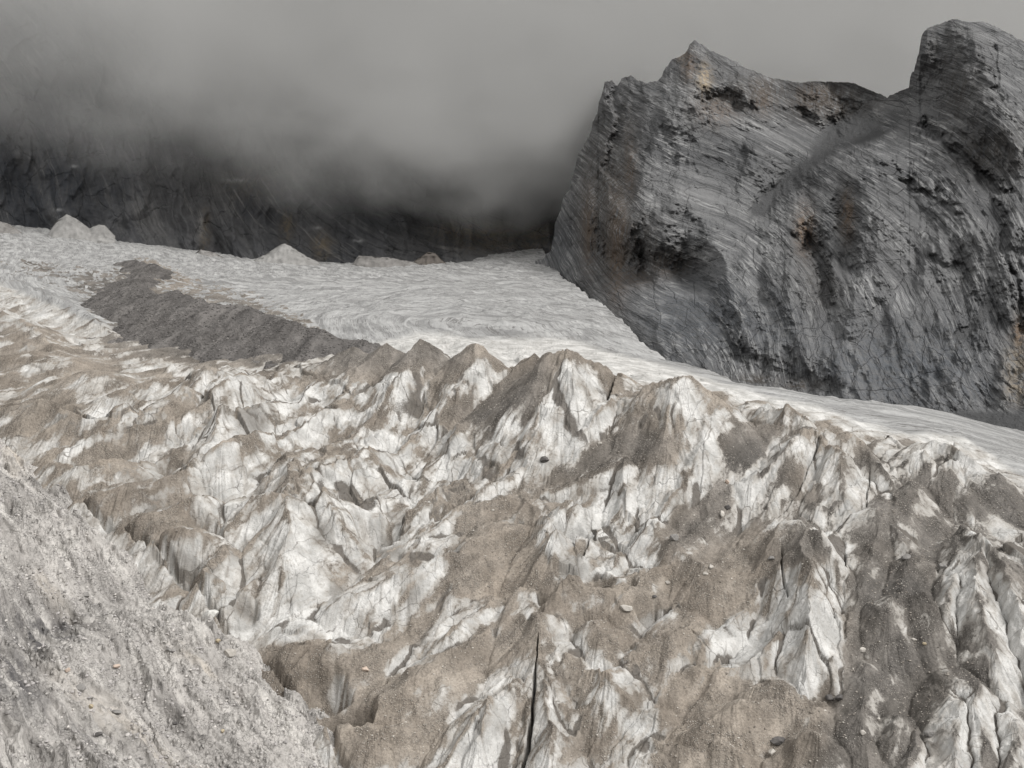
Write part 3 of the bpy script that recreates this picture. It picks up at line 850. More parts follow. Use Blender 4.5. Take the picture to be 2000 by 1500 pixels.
DEB.poly([(680, 1000), (760, 985), (830, 1000), (790, 1060), (720, 1090), (680, 1060)], 0.25)
DEB.poly([(740, 1305), (830, 1230), (880, 1190), (960, 1170), (1000, 1190), (950, 1230), (860, 1290), (800, 1320)], 0.20)
DEB.poly([(830, 1085), (900, 1050), (910, 1070), (850, 1110)], 0.3)
DEB.poly([(1005, 1165), (1055, 1160), (1050, 1180), (1030, 1205)], 0.05)
DEB.poly([(1040, 1205), (1080, 1200), (1115, 1225), (1120, 1265), (1060, 1275), (1040, 1250)], 0.25)
DEB.poly([(1045, 1290), (1120, 1280), (1200, 1350), (1280, 1440), (1240, 1470), (1100, 1490), (1045, 1500)], 0.52)
DEB.poly([(1150, 1360), (1190, 1360), (1280, 1440), (1250, 1460)], 0.12)
DEB.poly([(1050, 1330), (1065, 1330), (1100, 1400), (1100, 1510), (1030, 1510), (1045, 1420)], 0.14)
DEB.poly([(945, 1368), (985, 1365), (1000, 1400), (985, 1510), (900, 1510), (920, 1430)], 0.16)
DEB.poly([(1000, 1360), (1040, 1350), (1035, 1430), (1005, 1500)], 0.35)
DEB.poly([(1095, 1165), (1180, 1165), (1235, 1160), (1230, 1185), (1170, 1200), (1120, 1200)], 0.42)
DEB.poly([(1222, 1240), (1250, 1205), (1320, 1185), (1330, 1215), (1280, 1250), (1240, 1255)], 0.22)
DEB.poly([(1190, 1270), (1240, 1260), (1250, 1275), (1220, 1295)], 0.2)
DEB.poly([(1225, 1345), (1260, 1320), (1325, 1320), (1330, 1360), (1290, 1375), (1240, 1370)], 0.16)
DEB.poly([(1345, 1268), (1385, 1225), (1430, 1208), (1500, 1210), (1520, 1240), (1470, 1280), (1425, 1300), (1390, 1300)], 0.0)
DEB.poly([(1290, 1330), (1330, 1318), (1400, 1310), (1480, 1330), (1640, 1380), (1600, 1430), (1570, 1510), (1240, 1510), (1290, 1440), (1280, 1380)], 0.93)
DEB.poly([(1430, 1310), (1500, 1270), (1540, 1320), (1560, 1370), (1480, 1340)], 0.30)
DEB.poly([(1450, 1150), (1490, 1130), (1520, 1170), (1530, 1230), (1480, 1210)], 0.3)
DEB.poly([(1520, 1130), (1550, 1100), (1630, 1110), (1645, 1180), (1645, 1280), (1640, 1330), (1570, 1360), (1530, 1300), (1545, 1220)], 0.10)
DEB.poly([(1520, 1110), (1550, 1040), (1580, 1020), (1640, 1100), (1630, 1130), (1600, 1110), (1560, 1100)], 0.88)
DEB.poly([(1640, 1070), (1690, 1060), (1690, 1120), (1655, 1140)], 0.12)
DEB.poly([(1420, 950), (1500, 880), (1590, 830), (1640, 870), (1720, 900), (1740, 960), (1700, 1040), (1640, 1060), (1600, 1010), (1540, 1010), (1480, 1000), (1430, 980)], 0.33)
DEB.poly([(1500, 950), (1540, 900), (1580, 870), (1570, 920), (1530, 960)], 0.8)
DEB.poly([(1420, 950), (1500, 895), (1530, 890), (1500, 945), (1440, 985)], 0.06)
DEB.poly([(1540, 840), (1600, 828), (1700, 870), (1740, 930), (1690, 920), (1620, 860), (1560, 860)], 0.62)
DEB.poly([(1640, 930), (1690, 900), (1700, 960), (1680, 1020), (1640, 990)], 0.10)
DEB.poly([(1740, 960), (1800, 905), (1900, 915), (1990, 960), (2400, 1000), (2400, 1060), (1990, 1050), (1950, 1000), (1900, 1010), (1850, 1060), (1790, 1010)], 0.66)
DEB.poly([(1760, 893), (1850, 865), (1945, 910), (1955, 940), (1880, 912), (1790, 910)], 0.15)
DEB.poly([(1650, 1130), (1720, 990), (1780, 960), (1850, 990), (1880, 1060), (1840, 1120), (1845, 1250), (1870, 1330), (1840, 1400), (1760, 1510), (1560, 1510), (1610, 1420), (1650, 1350), (1655, 1200)], 0.74)
DEB.poly([(1800, 1290), (1850, 1300), (1860, 1340), (1830, 1400), (1800, 1360)], 0.45)
DEB.poly([(1845, 1170), (1855, 1120), (1900, 1100), (1940, 1130), (1960, 1220), (1990, 1330), (1960, 1370), (1930, 1290), (1890, 1300), (1860, 1250)], 0.14)
DEB.poly([(1920, 1040), (1940, 1060), (1970, 1150), (2000, 1250), (2400, 1300), (2400, 1350), (1990, 1330), (1940, 1150)], 0.12)
DEB.poly([(1940, 1060), (2400, 1060), (2400, 1290), (2000, 1230), (1970, 1140)], 0.5)
DEB.poly([(1865, 1375), (1910, 1345), (1932, 1510), (1850, 1510)], 0.10)
DEB.poly([(1885, 1320), (1940, 1290), (1940, 1400), (1925, 1500), (1915, 1360)], 0.75)
DEB.poly([(1955, 1390), (2000, 1370), (2400, 1400), (2400, 1600), (1945, 1600)], 0.18)
DEB.poly([(1810, 1400), (1850, 1380), (1850, 1510), (1815, 1510)], 0.4)
DEB.poly([(1740, 1400), (1765, 1400), (1760, 1470), (1730, 1490)], 0.2)
DEB.poly([(-400, 780), (0, 780), (130, 795), (260, 880), (300, 930), (420, 1000), (440, 1080), (400, 1160), (170, 1000), (0, 860), (-400, 860)], 0.56)
for q in ([(100, 812), (190, 818), (180, 840), (120, 835)], [(160, 818), (250, 815), (255, 850), (170, 855)], [(265, 905), (310, 900), (310, 940), (270, 940)], [(270, 990), (325, 980), (330, 1010), (280, 1015)], [(350, 1055), (410, 1050), (415, 1090), (360, 1095)], [(345, 1095), (420, 1085), (430, 1130), (360, 1130)]):
    DEB.poly(q, 0.3)
DEB.poly([(390, 1195), (460, 1130), (490, 1110), (530, 1150), (540, 1210), (510, 1250), (450, 1235)], 0.25)
DEB.poly([(500, 1290), (540, 1255), (640, 1230), (630, 1280), (600, 1400), (560, 1390)], 0.95)
DEB.poly([(635, 1360), (660, 1310), (690, 1320), (680, 1390), (650, 1390)], 0.25)
for q, val in (([(1070, 690), (1085, 672), (1112, 668), (1150, 695), (1185, 716), (1150, 712), (1110, 696), (1085, 700), (1050, 735), (1030, 735)], 1.05), ([(1150, 700), (1215, 735), (1210, 780), (1190, 760), (1170, 725)], 0.85),
               ([(1000, 735), (1060, 700), (1075, 725), (1060, 770), (1000, 770), (950, 800), (890, 840), (860, 835)], 1.3), ([(1355, 735), (1400, 765), (1445, 828), (1415, 812), (1375, 770)], 1.0),
               ([(1200, 800), (1250, 755), (1290, 735), (1270, 770), (1220, 840), (1180, 862)], 0.55), ([(690, 676), (760, 660), (835, 656), (870, 690), (850, 712), (780, 735), (680, 745)], 1.3), ([(905, 668), (940, 668), (1000, 712), (985, 722), (940, 690), (915, 720), (880, 752), (840, 752), (880, 700)], 1.15)):
    DEB.poly(q, val)
DEB.soft(3)

GRY = Canvas(0.12)
for q in ([(640, 740), (660, 670), (830, 655), (930, 668), (900, 730), (760, 730)], [(850, 840), (1000, 730), (1060, 690), (1090, 720), (1050, 830), (960, 840)],
          [(1000, 970), (1150, 870), (1240, 820), (1340, 870), (1250, 910), (1100, 950)], [(1270, 1110), (1340, 990), (1420, 820), (1560, 830), (1540, 1000), (1400, 1060)],
          [(1500, 1120), (1540, 1010), (1700, 860), (2400, 900), (2400, 1620), (1560, 1620), (1640, 1350), (1650, 1100)], [(180, 560), (480, 570), (740, 690), (560, 730), (200, 690)], [(-100, 490), (260, 500), (300, 610), (200, 620), (0, 560)]):
    GRY.poly(q, 0.9)
GRY.soft(9)
STN_SHADE = Canvas(0.0)  # dark pit walls: stained ice, deepened by shade painted into its colour
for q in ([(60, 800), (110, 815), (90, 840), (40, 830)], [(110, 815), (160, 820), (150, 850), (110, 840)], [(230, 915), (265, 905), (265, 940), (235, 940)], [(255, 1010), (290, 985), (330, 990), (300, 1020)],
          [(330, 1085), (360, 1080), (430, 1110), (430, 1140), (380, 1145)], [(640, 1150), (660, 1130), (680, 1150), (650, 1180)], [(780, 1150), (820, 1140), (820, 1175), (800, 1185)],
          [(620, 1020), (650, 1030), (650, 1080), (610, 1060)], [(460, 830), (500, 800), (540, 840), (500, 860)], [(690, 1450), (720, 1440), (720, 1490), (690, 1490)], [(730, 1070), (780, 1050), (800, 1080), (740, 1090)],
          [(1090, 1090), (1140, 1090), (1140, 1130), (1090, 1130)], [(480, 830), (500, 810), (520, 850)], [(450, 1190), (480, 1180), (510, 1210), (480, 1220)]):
    STN_SHADE.poly(q, 0.85)
STN_SHADE.soft(3)


MARGIN = [(1040, 480), (1062, 489), (1100, 545), (1150, 578), (1200, 615), (1250, 668), (1300, 700), (1430, 745), (1640, 777), (1830, 803), (2000, 842), (2400, 905)]


def build_glacier():
    nu = int(1640 * RES)
    yr = np.concatenate([np.linspace(194, 425, int(900 * RES), endpoint=False), np.geomspace(425, 1420, int(300 * RES))])
    a = np.linspace(-0.66, 0.74, nu)
    Y, A = np.meshgrid(yr, a, indexing="ij")
    X = A * Y
    Z0 = base(X, Y)
    R, CRM, VAL = seg_relief(X, Y)
    # beyond its right margin the ice drops into a trough below the mountain
    mpx, mpy, _ = ground([q[0] for q in MARGIN], [q[1] for q in MARGIN])
    Ye = np.interp(A, mpx / mpy, mpy, left=9e3) + 6 * fbm(X / 25, Y / 25, 3, 31)
    over = np.maximum(Y - Ye, 0)
    Z0 = Z0 - np.where(A > mpx[0] / mpy[0], 0.75 * over * over / (over + 8), 0)
    Zm = Z0 + R
    u, v = proj(X, Y, Zm)
    brk = BRK(u, v)
    P, Q = Pf(X, Y), Qf(X, Y)
    # lines of fall: noise smeared down the slope of the big forms gives the rills and the dirt trails
    sm = 6
    Zs = blur(Zm[::2, ::2], sm)
    Ys, As = yr[::2], a[::2]
    gyy = np.gradient(Zs, Ys, axis=0)
    gaa = np.gradient(Zs, As, axis=1)
    gX = gaa / Ys[:, None]
    gY = gyy - gaa * As[None] / Ys[:, None]
    gX += 0.30 * gX
    ln = np.hypot(gX, gY) + 0.05
    gX, gY = -gX / ln, -gY / ln
    s1, s2 = np.zeros(X.shape), np.zeros(X.shape)
    px, py = X.copy(), Y.copy()
    ka = (len(As) - 1) / (As[-1] - As[0])
    for k in range(9):
        wgt = 1 - abs(k - 4) / 6
        s1 += wgt * noise(px / 0.75, py / 0.75, 121)
        s2 += wgt * noise(px / 2.1 + 9, py / 2.1, 123)
        fa, fy = (px / py - As[0]) * ka, np.interp(py, Ys, np.arange(len(Ys)))
        st_ = 0.85
        px, py = px + st_ * bil(gX, fa, fy), py + st_ * bil(gY, fa, fy)
    s1 /= s1.std()
    s2 /= s2.std()
    w3 = fbm(X / 24, Y / 24, 3, 41)
    wp = P + 3.4 * w3 + 0.5 * fbm(X / 3, Y / 3, 2, 47)
    wq = Q + 3.0 * fbm(X / 15, Y / 15, 3, 43)
    # rows of ice blades: long ramp towards the viewer, short drop behind
    lam = 10.5
    ph = wp / lam
    kk = np.floor(ph)
    fr = ph - kk
    row = np.where(fr < 0.72, fr / 0.72, (1 - fr) / 0.28)
    amp = 0.45 + 0.55 * sstep(-0.3, 0.4, noise(wq / 34 + kk * 3.7, kk * 7.3, 53))
    rows = (row - 0.5) * amp * 4.6
    rd = ridged(wp / 15.0, wq / 42.0, 3, 61, gain=0.45)
    f1, f2, idv, id2, vx, vy = worley(wp / 7.5 + 0.25 * w3, wq / 10.5, 71)
    facet = (idv - 0.5) * 0.7 + (vx * (idv - 0.5) + vy * (id2 - 0.5)) * 4.5
    crack = 1 - sstep(0.0, 0.07, f2 - f1)
    g1, g2, jdv, jd2, wx2, wy2 = worley(wp / 2.3 + 40, wq / 3.4, 77)
    facet2 = (jdv - 0.5) * 0.22 + (wx2 * (jdv - 0.5) + wy2 * (jd2 - 0.5)) * 1.3
    lw = noise(wp / 7 + 3, wq / 7, 83)
    line = np.maximum((1 - sstep(0.0, 0.075, f2 - f1)) * sstep(-0.25, 0.25, lw), 0.8 * (1 - sstep(0.0, 0.06, g2 - g1)) * sstep(0.1, 0.5, lw))
    line = np.maximum(line, sstep(0.93, 1.0, row) * sstep(0.3, 0.6, amp))
    fine = fbm(X / 1.7, Y / 1.7, 3, 81)
    deb = DEB(u, v)
    ice = 1 - sstep(0.45, 0.8, deb)
    D = brk * ((0.6 + 0.4 * ice) * rows + (rd - 0.4) * 5.2 + ice * facet * 1.0 + ice * facet2 - 0.5 * ice * line - 0.9 * VAL)
    D += fine * (0.10 + 0.10 * brk) + 1.5 * fbm(X / 24, Y / 24, 3, 91) * brk + brk * (0.03 * s1 + 0.06 * s2) * (0.3 + 0.7 * ice)
    # upper glacier: low swells and shallow transverse crevasses
    up = sstep(0.30, 0.14, brk)
    far = sstep(400, 700, Y)
    wv = ridged(X / 40 + 0.5 * fbm(X / 60, Y / 60, 2, 97), Y / (13 + 14 * far) + 1.2 * fbm(X / 70, Y / 70, 2, 98), 6, 95, gain=0.6)
    D += up * ((wv - 0.45) * (1.7 + 2.3 * far) + 0.8 * fbm(X / 40, Y / 25, 3, 99))
    Z = Zm + D
    # slope and crests decide what dirt stays where
    dzy = np.gradient(Z, yr, axis=0)
    dzx = np.gradient(Z, axis=1) / np.gradient(X, axis=1)
    slope = np.hypot(dzx, dzy)
    crest = sstep(0.84, 1.0, row) * amp
    mid = fbm(wp / 3.2, wq / 5.0, 5, 101, gain=0.6)
    mid /= mid.std()
    big = fbm(X / 13, Y / 13, 4, 103)
    big /= big.std()
    band = fbm(wp / 3.2, wq / 22, 4, 127, gain=0.6)
    band /= band.std()
    e = deb + brk * (0.17 * band + 0.035 * s2) + 0.11 * mid + 0.11 * big
    e += 0.42 * brk * crest * ice + 0.42 * CRM * sstep(-0.5, 0.3, fbm(X / 8, Y / 8, 3, 105)) - 0.06 * VAL + brk * ice * 0.22 * crack - brk * 0.20 * (sstep(0.7, 2.0, slope) - 0.4) * (0.35 + 0.65 * ice) + 0.07 * brk * ice
    e = np.where(up > 0.5, deb + (0.05 + 0.18 * sstep(0.1, 0.4, deb)) * mid + (0.05 + 0.18 * sstep(0.1, 0.4, deb)) * big, e)
    cxp, cyp, _ = ground([600, 900, 1150, 1400, 1650, 1850, 2000, 2400], [726, 735, 757, 779, 824, 879, 919, 990])
    past = sstep(3, 12, Y - np.interp(A, cxp / cyp, cyp)) * sstep(-0.22, -0.16, A)
    e = e - past * np.maximum(0, e - 0.12)                # the silt ends where the icefall breaks over
    stain_shade = STN_SHADE(u, v) + brk * (0.5 * ice * sstep(0.5, 2.2, 0.8 * s2 + 0.5 * big) + 0.35 * sstep(0.28, 0.5, e) + 0.35 * ice * crack)  # painted pit shade together with dirt streaks and soiled cracks
    flow = np.stack([P, Q, s1], -1)
    o = mesh_grid("glacier", X, Y, Z, mat_glacier(), {"debris": e, "grey": np.clip(GRY(u, v) + 0.2 * fbm(X / 20, Y / 20, 2, 113), 0, 1), "upper": up, "stain_shade": np.clip(stain_shade, 0, 1), "rill": s1, "band": band, "crackline": np.maximum(line * brk * ice, VAL * sstep(-0.3, 0.2, lw)), "trail": s2, "flow": flow})
    tag(o, "broken white glacier ice streaked and capped with brown silt and grey rubble", "glacier", kind="structure")
    return GridPick(a, yr, Z, e)


class GridPick:
    """height of a fan-shaped surface at a ground point"""

    def __init__(s, a, yr, Z, e=None):
        s.a, s.yr, s.Z, s.e = a, yr, Z, e

    def _ix(s, x, y):
        return np.interp(x / y, s.a, np.arange(len(s.a))), np.interp(y, s.yr, np.arange(len(s.yr)))

    def __call__(s, x, y):
        return bil(s.Z, *s._ix(x, y))

    def deb(s, x, y):
        return bil(s.e, *s._ix(x, y))


glacier = build_glacier()


# ------------------------------------------------------------------ moraine: a heap of dark rubble on the ice
def build_moraine():
    crest = np.array([(255, 508, 5), (300, 520, 6), (262, 548, 7), (270, 566, 11), (330, 572, 13), (420, 590, 14), (480, 601, 13), (560, 632, 11), (640, 650, 8), (700, 665, 6), (722, 690, 2)], float)
    px, py, _ = ground(crest[:, 0], crest[:, 1], crest[:, 2])
    ny_, nx_ = int(420 * RES), int(520 * RES)
    yr = np.geomspace(335, 960, ny_)
    a = np.linspace(-0.60, -0.10, nx_)
    Y, A = np.meshgrid(yr, a, indexing="ij")
    X = A * Y
    wx = X + 5 * fbm(X / 26, Y / 26, 4, 201)
    wy = Y + 9 * fbm(X / 26, Y / 26, 4, 207)
    H = np.full(X.shape, -6.0)
    for i in range(len(px) - 1):
        L2 = (px[i + 1] - px[i]) ** 2 + (py[i + 1] - py[i]) ** 2 + 1e-9
        dxs, dys = px[i + 1] - px[i], py[i + 1] - py[i]
        t = np.clip(((wx - px[i]) * dxs + (wy - py[i]) * dys) / L2, 0, 1)
        ex, ey = wx - px[i] - t * dxs, wy - py[i] - t * dys
        h = crest[i, 2] + t * (crest[i + 1, 2] - crest[i, 2])
        side = ex * 0.9 + ey * 0.5                   # towards the far side it falls steeply
        kx = np.where(side > 0, 0.55, 0.31)
        d = np.hypot(ex, ey * np.where(ey > 0, 0.5, 0.55))
        H = np.maximum(H, h - kx * d)
    H = H + 3.0 * (ridged(X / 22, Y / 40, 5, 211) - 0.5) + 1.2 * fbm(X / 7, Y / 9, 4, 213) + 4.0 * fbm(X / 30, Y / 55, 4, 215)
    Z = base(X, Y) + np.where(H > 0, H, 1.5 * H - 1.0)
    o = mesh_grid("moraine", X, Y, Z, mat_scree("moraine_rubble", (0.085, 0.079, 0.075), (0.130, 0.121, 0.116), (0.20, 0.187, 0.178), sc=0.6),
                  {"flow": np.stack([X, Y, Z], -1)})
    tag(o, "dark grey ridge of loose rubble lying across the ice on the left", "moraine", kind="structure")
    return GridPick(a, yr, Z)


moraine = build_moraine()

# ------------------------------------------------------------------ the near hillside of scree on the left
HP = [(0, 862, 332), (150, 992, 300), (270, 1090, 280), (400, 1200, 262), (520, 1310, 244), (640, 1440, 227), (660, 1500, 220), (680, 1560, 213),
      (0, 1000, 262), (0, 1150, 218), (0, 1300, 186), (0, 1500, 152), (200, 1500, 174), (400, 1500, 196), (150, 1150, 246), (200, 1300, 212), (350, 1300, 228), (450, 1400, 220), (300, 1180, 259),
      (-300, 800, 300), (-300, 1000, 207), (-300, 1300, 145), (-300, 1650, 112), (200, 1700, 146), (600, 1650, 192)]
hx, hy, hz = at([p[0] for p in HP], [p[1] for p in HP], [p[2] for p in HP])
# beyond the edge of the ice the rock dips under the glacier
ex_, ey_ = hx[:8] + 14, hy[:8] + 6
hx = np.concatenate([hx, ex_])
hy = np.concatenate([hy, ey_])
hz = np.concatenate([hz, hz[:8] - 15])
_hb = TPS(hx, hy, hz, 1e-4)
hbase = GridFn(lambda x, y: _hb(x, y), -320, 60, 191, 80, 460, 191)


def build_hillside():
    ny_, nx_ = int(800 * RES), int(760 * RES)
    yr = np.geomspace(98, 370, ny_)
    a = np.linspace(-0.66, -0.10, nx_)
    Y, A = np.meshgrid(yr, a, indexing="ij")
    X = A * Y
    Z = hbase(X, Y)
    # beds and gullies run down towards the ice: down and to the right
    ang = math.radians(-40)
    P = X * math.cos(ang) + Y * math.sin(ang)
    Q = -X * math.sin(ang) + Y * math.cos(ang)
    wpn = fbm(X / 30, Y / 30, 4, 301)
    P2 = P + 6 * wpn
    Q2 = Q + 6 * fbm(X / 30, Y / 30, 4, 303)
    rid = ridged(Q2 / 10, P2 / 55, 5, 305) - 0.45
    outc = sstep(0.0, 0.35, fbm(X / 28, Y / 28, 3, 311))
    f1, f2, idv, id2, vx, vy = worley(Q2 / 2.4, P2 / 6.0, 313)
    blk = (idv - 0.5) * 0.7 + vx * (idv - 0.5) * 1.6 + vy * (id2 - 0.5) * 1.6
    u, v = proj(X, Y, Z)
    stp = Q2 / 5.5 + 1.2 * fbm(P2 / 30, Q2 / 20, 3, 321)
    stp = stp - np.floor(stp)
    Z = Z + 6.0 * rid + outc * blk * 1.6 + 1.9 * outc * np.where(stp < 0.7, stp / 0.7, (1 - stp) / 0.3) - 2.4 * (1 - outc) * (ridged(P2 / 40 + 0.3 * wpn, Q2 / 7, 4, 323) - 0.5) + 1.6 * fbm(X / 11, Y / 11, 5, 325, gain=0.62) + 1.5 * (ridged(Q2 / 3.2, P2 / 14, 4, 317) - 0.5) + 0.75 * fbm(X / 5, Y / 5, 4, 307) + 0.25 * (1 - outc) * fbm(X / 0.9, Y / 0.9, 3, 309) + 0.5 * outc * (ridged(Q2 / 1.6, P2 / 6, 3, 315) - 0.5)
    rb1, _, ri1, _, _, _ = worley(X / 1.25 + 0.2 * wpn, Y / 1.25, 331)
    rb2, _, ri2, _, _, _ = worley(X / 2.9, Y / 2.9 + 0.2 * wpn, 333)
    rubm = 1 - 0.75 * outc
    Z = Z + rubm * (np.maximum(0, 0.5 - rb1) * 1.3 * ri1 + np.maximum(0, 0.42 - rb2) * 3.2 * np.maximum(0, ri2 - 0.45))
    # the dark hollow in the slope
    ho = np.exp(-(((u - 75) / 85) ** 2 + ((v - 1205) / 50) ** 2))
    Z = Z - 9.0 * ho
    lip = np.exp(-(((u - 60) / 130) ** 2 + ((v - 1420 - 0.75 * (u - 60)) / 26) ** 2))
    Z = Z - 2.5 * lip
    e1 = np.exp(-(((u - 25) / 22) ** 2 + ((v - 900 - 0.9 * (u - 25)) / 22) ** 2)) + np.exp(-(((u - 110) / 40) ** 2 + ((v - 1160 - 0.9 * (u - 110)) / 16) ** 2)) + 0.8 * np.exp(-(((u - 390) / 50) ** 2 + ((v - 1315 - 0.7 * (u - 390)) / 12) ** 2)) + 0.6 * np.exp(-(((u - 250) / 200) ** 2 + ((v - 1440 - 0.7 * (u - 250)) / 30) ** 2))
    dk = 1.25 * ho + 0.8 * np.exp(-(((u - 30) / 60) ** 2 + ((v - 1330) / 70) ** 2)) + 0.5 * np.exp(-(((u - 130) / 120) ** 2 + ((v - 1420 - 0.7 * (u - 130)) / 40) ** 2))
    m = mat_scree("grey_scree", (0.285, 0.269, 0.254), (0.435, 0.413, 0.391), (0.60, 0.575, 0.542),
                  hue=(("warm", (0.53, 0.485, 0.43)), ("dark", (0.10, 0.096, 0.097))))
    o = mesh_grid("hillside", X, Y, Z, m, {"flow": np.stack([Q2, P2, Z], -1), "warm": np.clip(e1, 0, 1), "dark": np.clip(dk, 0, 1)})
    tag(o, "near slope of pale grey scree and bedrock in the lower left corner", "hillside", kind="structure")
    return GridPick(a, yr, Z)


hill = build_hillside()


# ------------------------------------------------------------------ rock faces
def rock_face(name, top, foot, depth, us, nt, bury, relief, back, mat, dirs, tints):
    """a rock mass with a front surveyed by outline and distance, and a back of its own"""
    tu, tv = np.array(top, float).T
    fu, fv = np.array(foot, float).T
    vt = np.interp(us + 6.0 * fbm(us / 9.0, us * 0 + 9, 4, 403, gain=0.6), tu, tv)
    vt = vt + 4.5 * fbm(us / 16.0, us * 0, 5, 401, gain=0.6) + 1.5 * noise(us / 3.0, us * 0 + 4, 405)
    vf = np.interp(us, fu, fv) + bury
    t = np.linspace(0, 1, nt)
    T, U = np.meshgrid(t, us, indexing="ij")
    V = vf[None] + (vt - vf)[None] * T
    dp = np.array(depth, float)
    D = TPS(dp[:, 0], dp[:, 1], np.log(dp[:, 2]), 1e-3)(U, V)
    Y = np.exp(D)
    Sx = (U - 1000) / F * 800
    Sz = (750 - V) / F * 800
    d = np.array(dirs, float)
    an = np.radians(d[:, 2])
    fld = DirField((d[:, 0] - 1000) / F * 800, (750 - d[:, 1]) / F * 800, np.cos(an), -np.sin(an))
    fld2 = DirField((d[:, 0] - 1000) / F * 800, (750 - d[:, 1]) / F * 800, np.cos(an), -np.sin(an), flip=True)
    B, C = fld(Sx, Sz), fld2(Sx, Sz)
    edge = sstep(0.0, 0.05, 1 - T)
    tl, R = relief(U, V, Sx, Sz, B, C)
    Y = Y + R * (0.35 + 0.65 * edge)
    X, Yw, Z = at(U, V, Y)
    at_ = {"talus": tl, "bed": np.stack([B, C, Y * 0.2], -1)}
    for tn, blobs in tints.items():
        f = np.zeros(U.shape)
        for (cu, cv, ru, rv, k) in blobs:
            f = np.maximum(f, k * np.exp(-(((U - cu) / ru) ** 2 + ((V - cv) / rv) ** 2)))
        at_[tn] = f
    # the far side falls away from the crest
    nb = 60
    s = np.linspace(0, 1, nb + 1)[1:][:, None]
    Xb = X[-1][None] * (1 + 0.0 * s)
    Yb = Yw[-1][None] + back * s + 25 * fbm(np.broadcast_to(us / 40.0, (nb, len(us))), s * 5 + 0 * us, 3, 431) * np.sin(s * math.pi)
    Xb = X[-1][None] * Yb / Yw[-1][None]
    Zb = Z[-1][None] + (Z[0][None] - 30 - Z[-1][None]) * s ** 1.2
    X, Yw, Z = np.vstack([X, Xb]), np.vstack([Yw, Yb]), np.vstack([Z, Zb])
    for k in at_:
        last = at_[k][-1:]
        at_[k] = np.concatenate([at_[k], np.repeat(last, nb, 0)], 0)
    return mesh_grid(name, X, Yw, Z, mat, at_)


TOP = [(1044, 512), (1060, 506), (1075, 490), (1082, 450), (1090, 420), (1102, 385), (1112, 368), (1124, 322), (1130, 300), (1140, 285), (1150, 270), (1157, 240), (1165, 222), (1168, 208), (1178, 172), (1182, 160), (1195, 157),
       (1205, 168), (1216, 152), (1232, 147), (1245, 156), (1262, 162), (1283, 159), (1290, 152), (1297, 138), (1306, 125), (1311, 117), (1325, 112), (1340, 102), (1347, 88), (1356, 78), (1370, 86), (1395, 103), (1420, 113), (1440, 121), (1455, 133), (1480, 142),
       (1500, 150), (1530, 156), (1560, 162), (1600, 158), (1630, 161), (1660, 160), (1690, 172), (1732, 190), (1755, 178), (1776, 172), (1779, 150), (1790, 120), (1794, 96), (1800, 70), (1812, 54), (1835, 47), (1853, 39), (1870, 38), (1890, 43), (1925, 43), (1960, 60), (2000, 82), (2060, 100), (2200, 150), (2400, 260)]
FOOT = [(1044, 520), (1060, 520), (1100, 548), (1150, 580), (1200, 620), (1250, 670), (1300, 705), (1430, 748), (1640, 782), (1830, 812), (2000, 850), (2400, 900)]
DEPTH = [(1060, 515, 1120), (1100, 545, 985), (1150, 580, 850), (1200, 620, 730), (1250, 670, 640), (1300, 705, 590), (1430, 748, 548), (1640, 780, 520), (1830, 812, 500), (2000, 840, 480), (2400, 900, 470), (1700, 880, 490), (1300, 800, 560), (1100, 650, 900),
         (1078, 480, 1130), (1112, 370, 1140), (1150, 270, 1150), (1190, 160, 1165), (1160, 400, 1010), (1200, 300, 1070), (1210, 500, 900), (1270, 300, 1000), (1245, 470, 850), (1290, 160, 1090), (1356, 80, 1085), (1340, 200, 1010),
         (1400, 300, 950), (1400, 420, 840), (1310, 420, 850), (1320, 500, 800), (1360, 520, 790), (1400, 490, 760), (1300, 600, 690), (1380, 600, 670), (1450, 600, 640), (1500, 300, 950), (1520, 220, 1020), (1500, 400, 880), (1450, 480, 760), (1500, 520, 710),
         (1600, 165, 1090), (1600, 250, 1040), (1640, 290, 960), (1700, 240, 1010), (1740, 195, 1030), (1560, 370, 890), (1480, 410, 860), (1570, 440, 770), (1600, 500, 700), (1640, 350, 800), (1680, 300, 830), (1700, 430, 700), (1700, 560, 620), (1600, 650, 580),
         (1800, 230, 850), (1790, 120, 890), (1860, 45, 870), (1900, 150, 810), (1860, 300, 780), (1950, 330, 720), (1800, 380, 740), (1850, 500, 650), (1990, 90, 830), (1990, 250, 740), (2000, 450, 640), (1980, 600, 570), (1850, 680, 550), (1720, 700, 550), (2300, 300, 760), (2300, 650, 540)]
SDIRS = [(1400, 150, 30), (1365, 105, 35), (1330, 200, 22), (1450, 200, 30), (1600, 190, 22), (1350, 300, 22), (1250, 250, 20), (1250, 350, 30), (1500, 330, 12), (1430, 360, 28), (1580, 320, 40), (1420, 520, 52), (1440, 600, 68), (1470, 670, 78), (1350, 400, 5), (1390, 465, -10),
         (1700, 320, 30), (1800, 350, 42), (1900, 380, 50), (1750, 400, 35), (1950, 500, 65), (1640, 350, 15), (1850, 440, 35), (1620, 430, 30), (1880, 100, 18), (1950, 150, 32), (1850, 220, 18), (1980, 250, 45), (1700, 650, 72), (1800, 700, 65), (1750, 580, 52), (1950, 660, 60), (1600, 620, 62), (1550, 720, 85),
         (1500, 600, 76), (1660, 730, 80), (1900, 720, 60), (1350, 640, 40), (1260, 570, 20), (1200, 400, 55), (1120, 450, 60), (1680, 500, 45), (1550, 500, 55), (1300, 480, 60)]
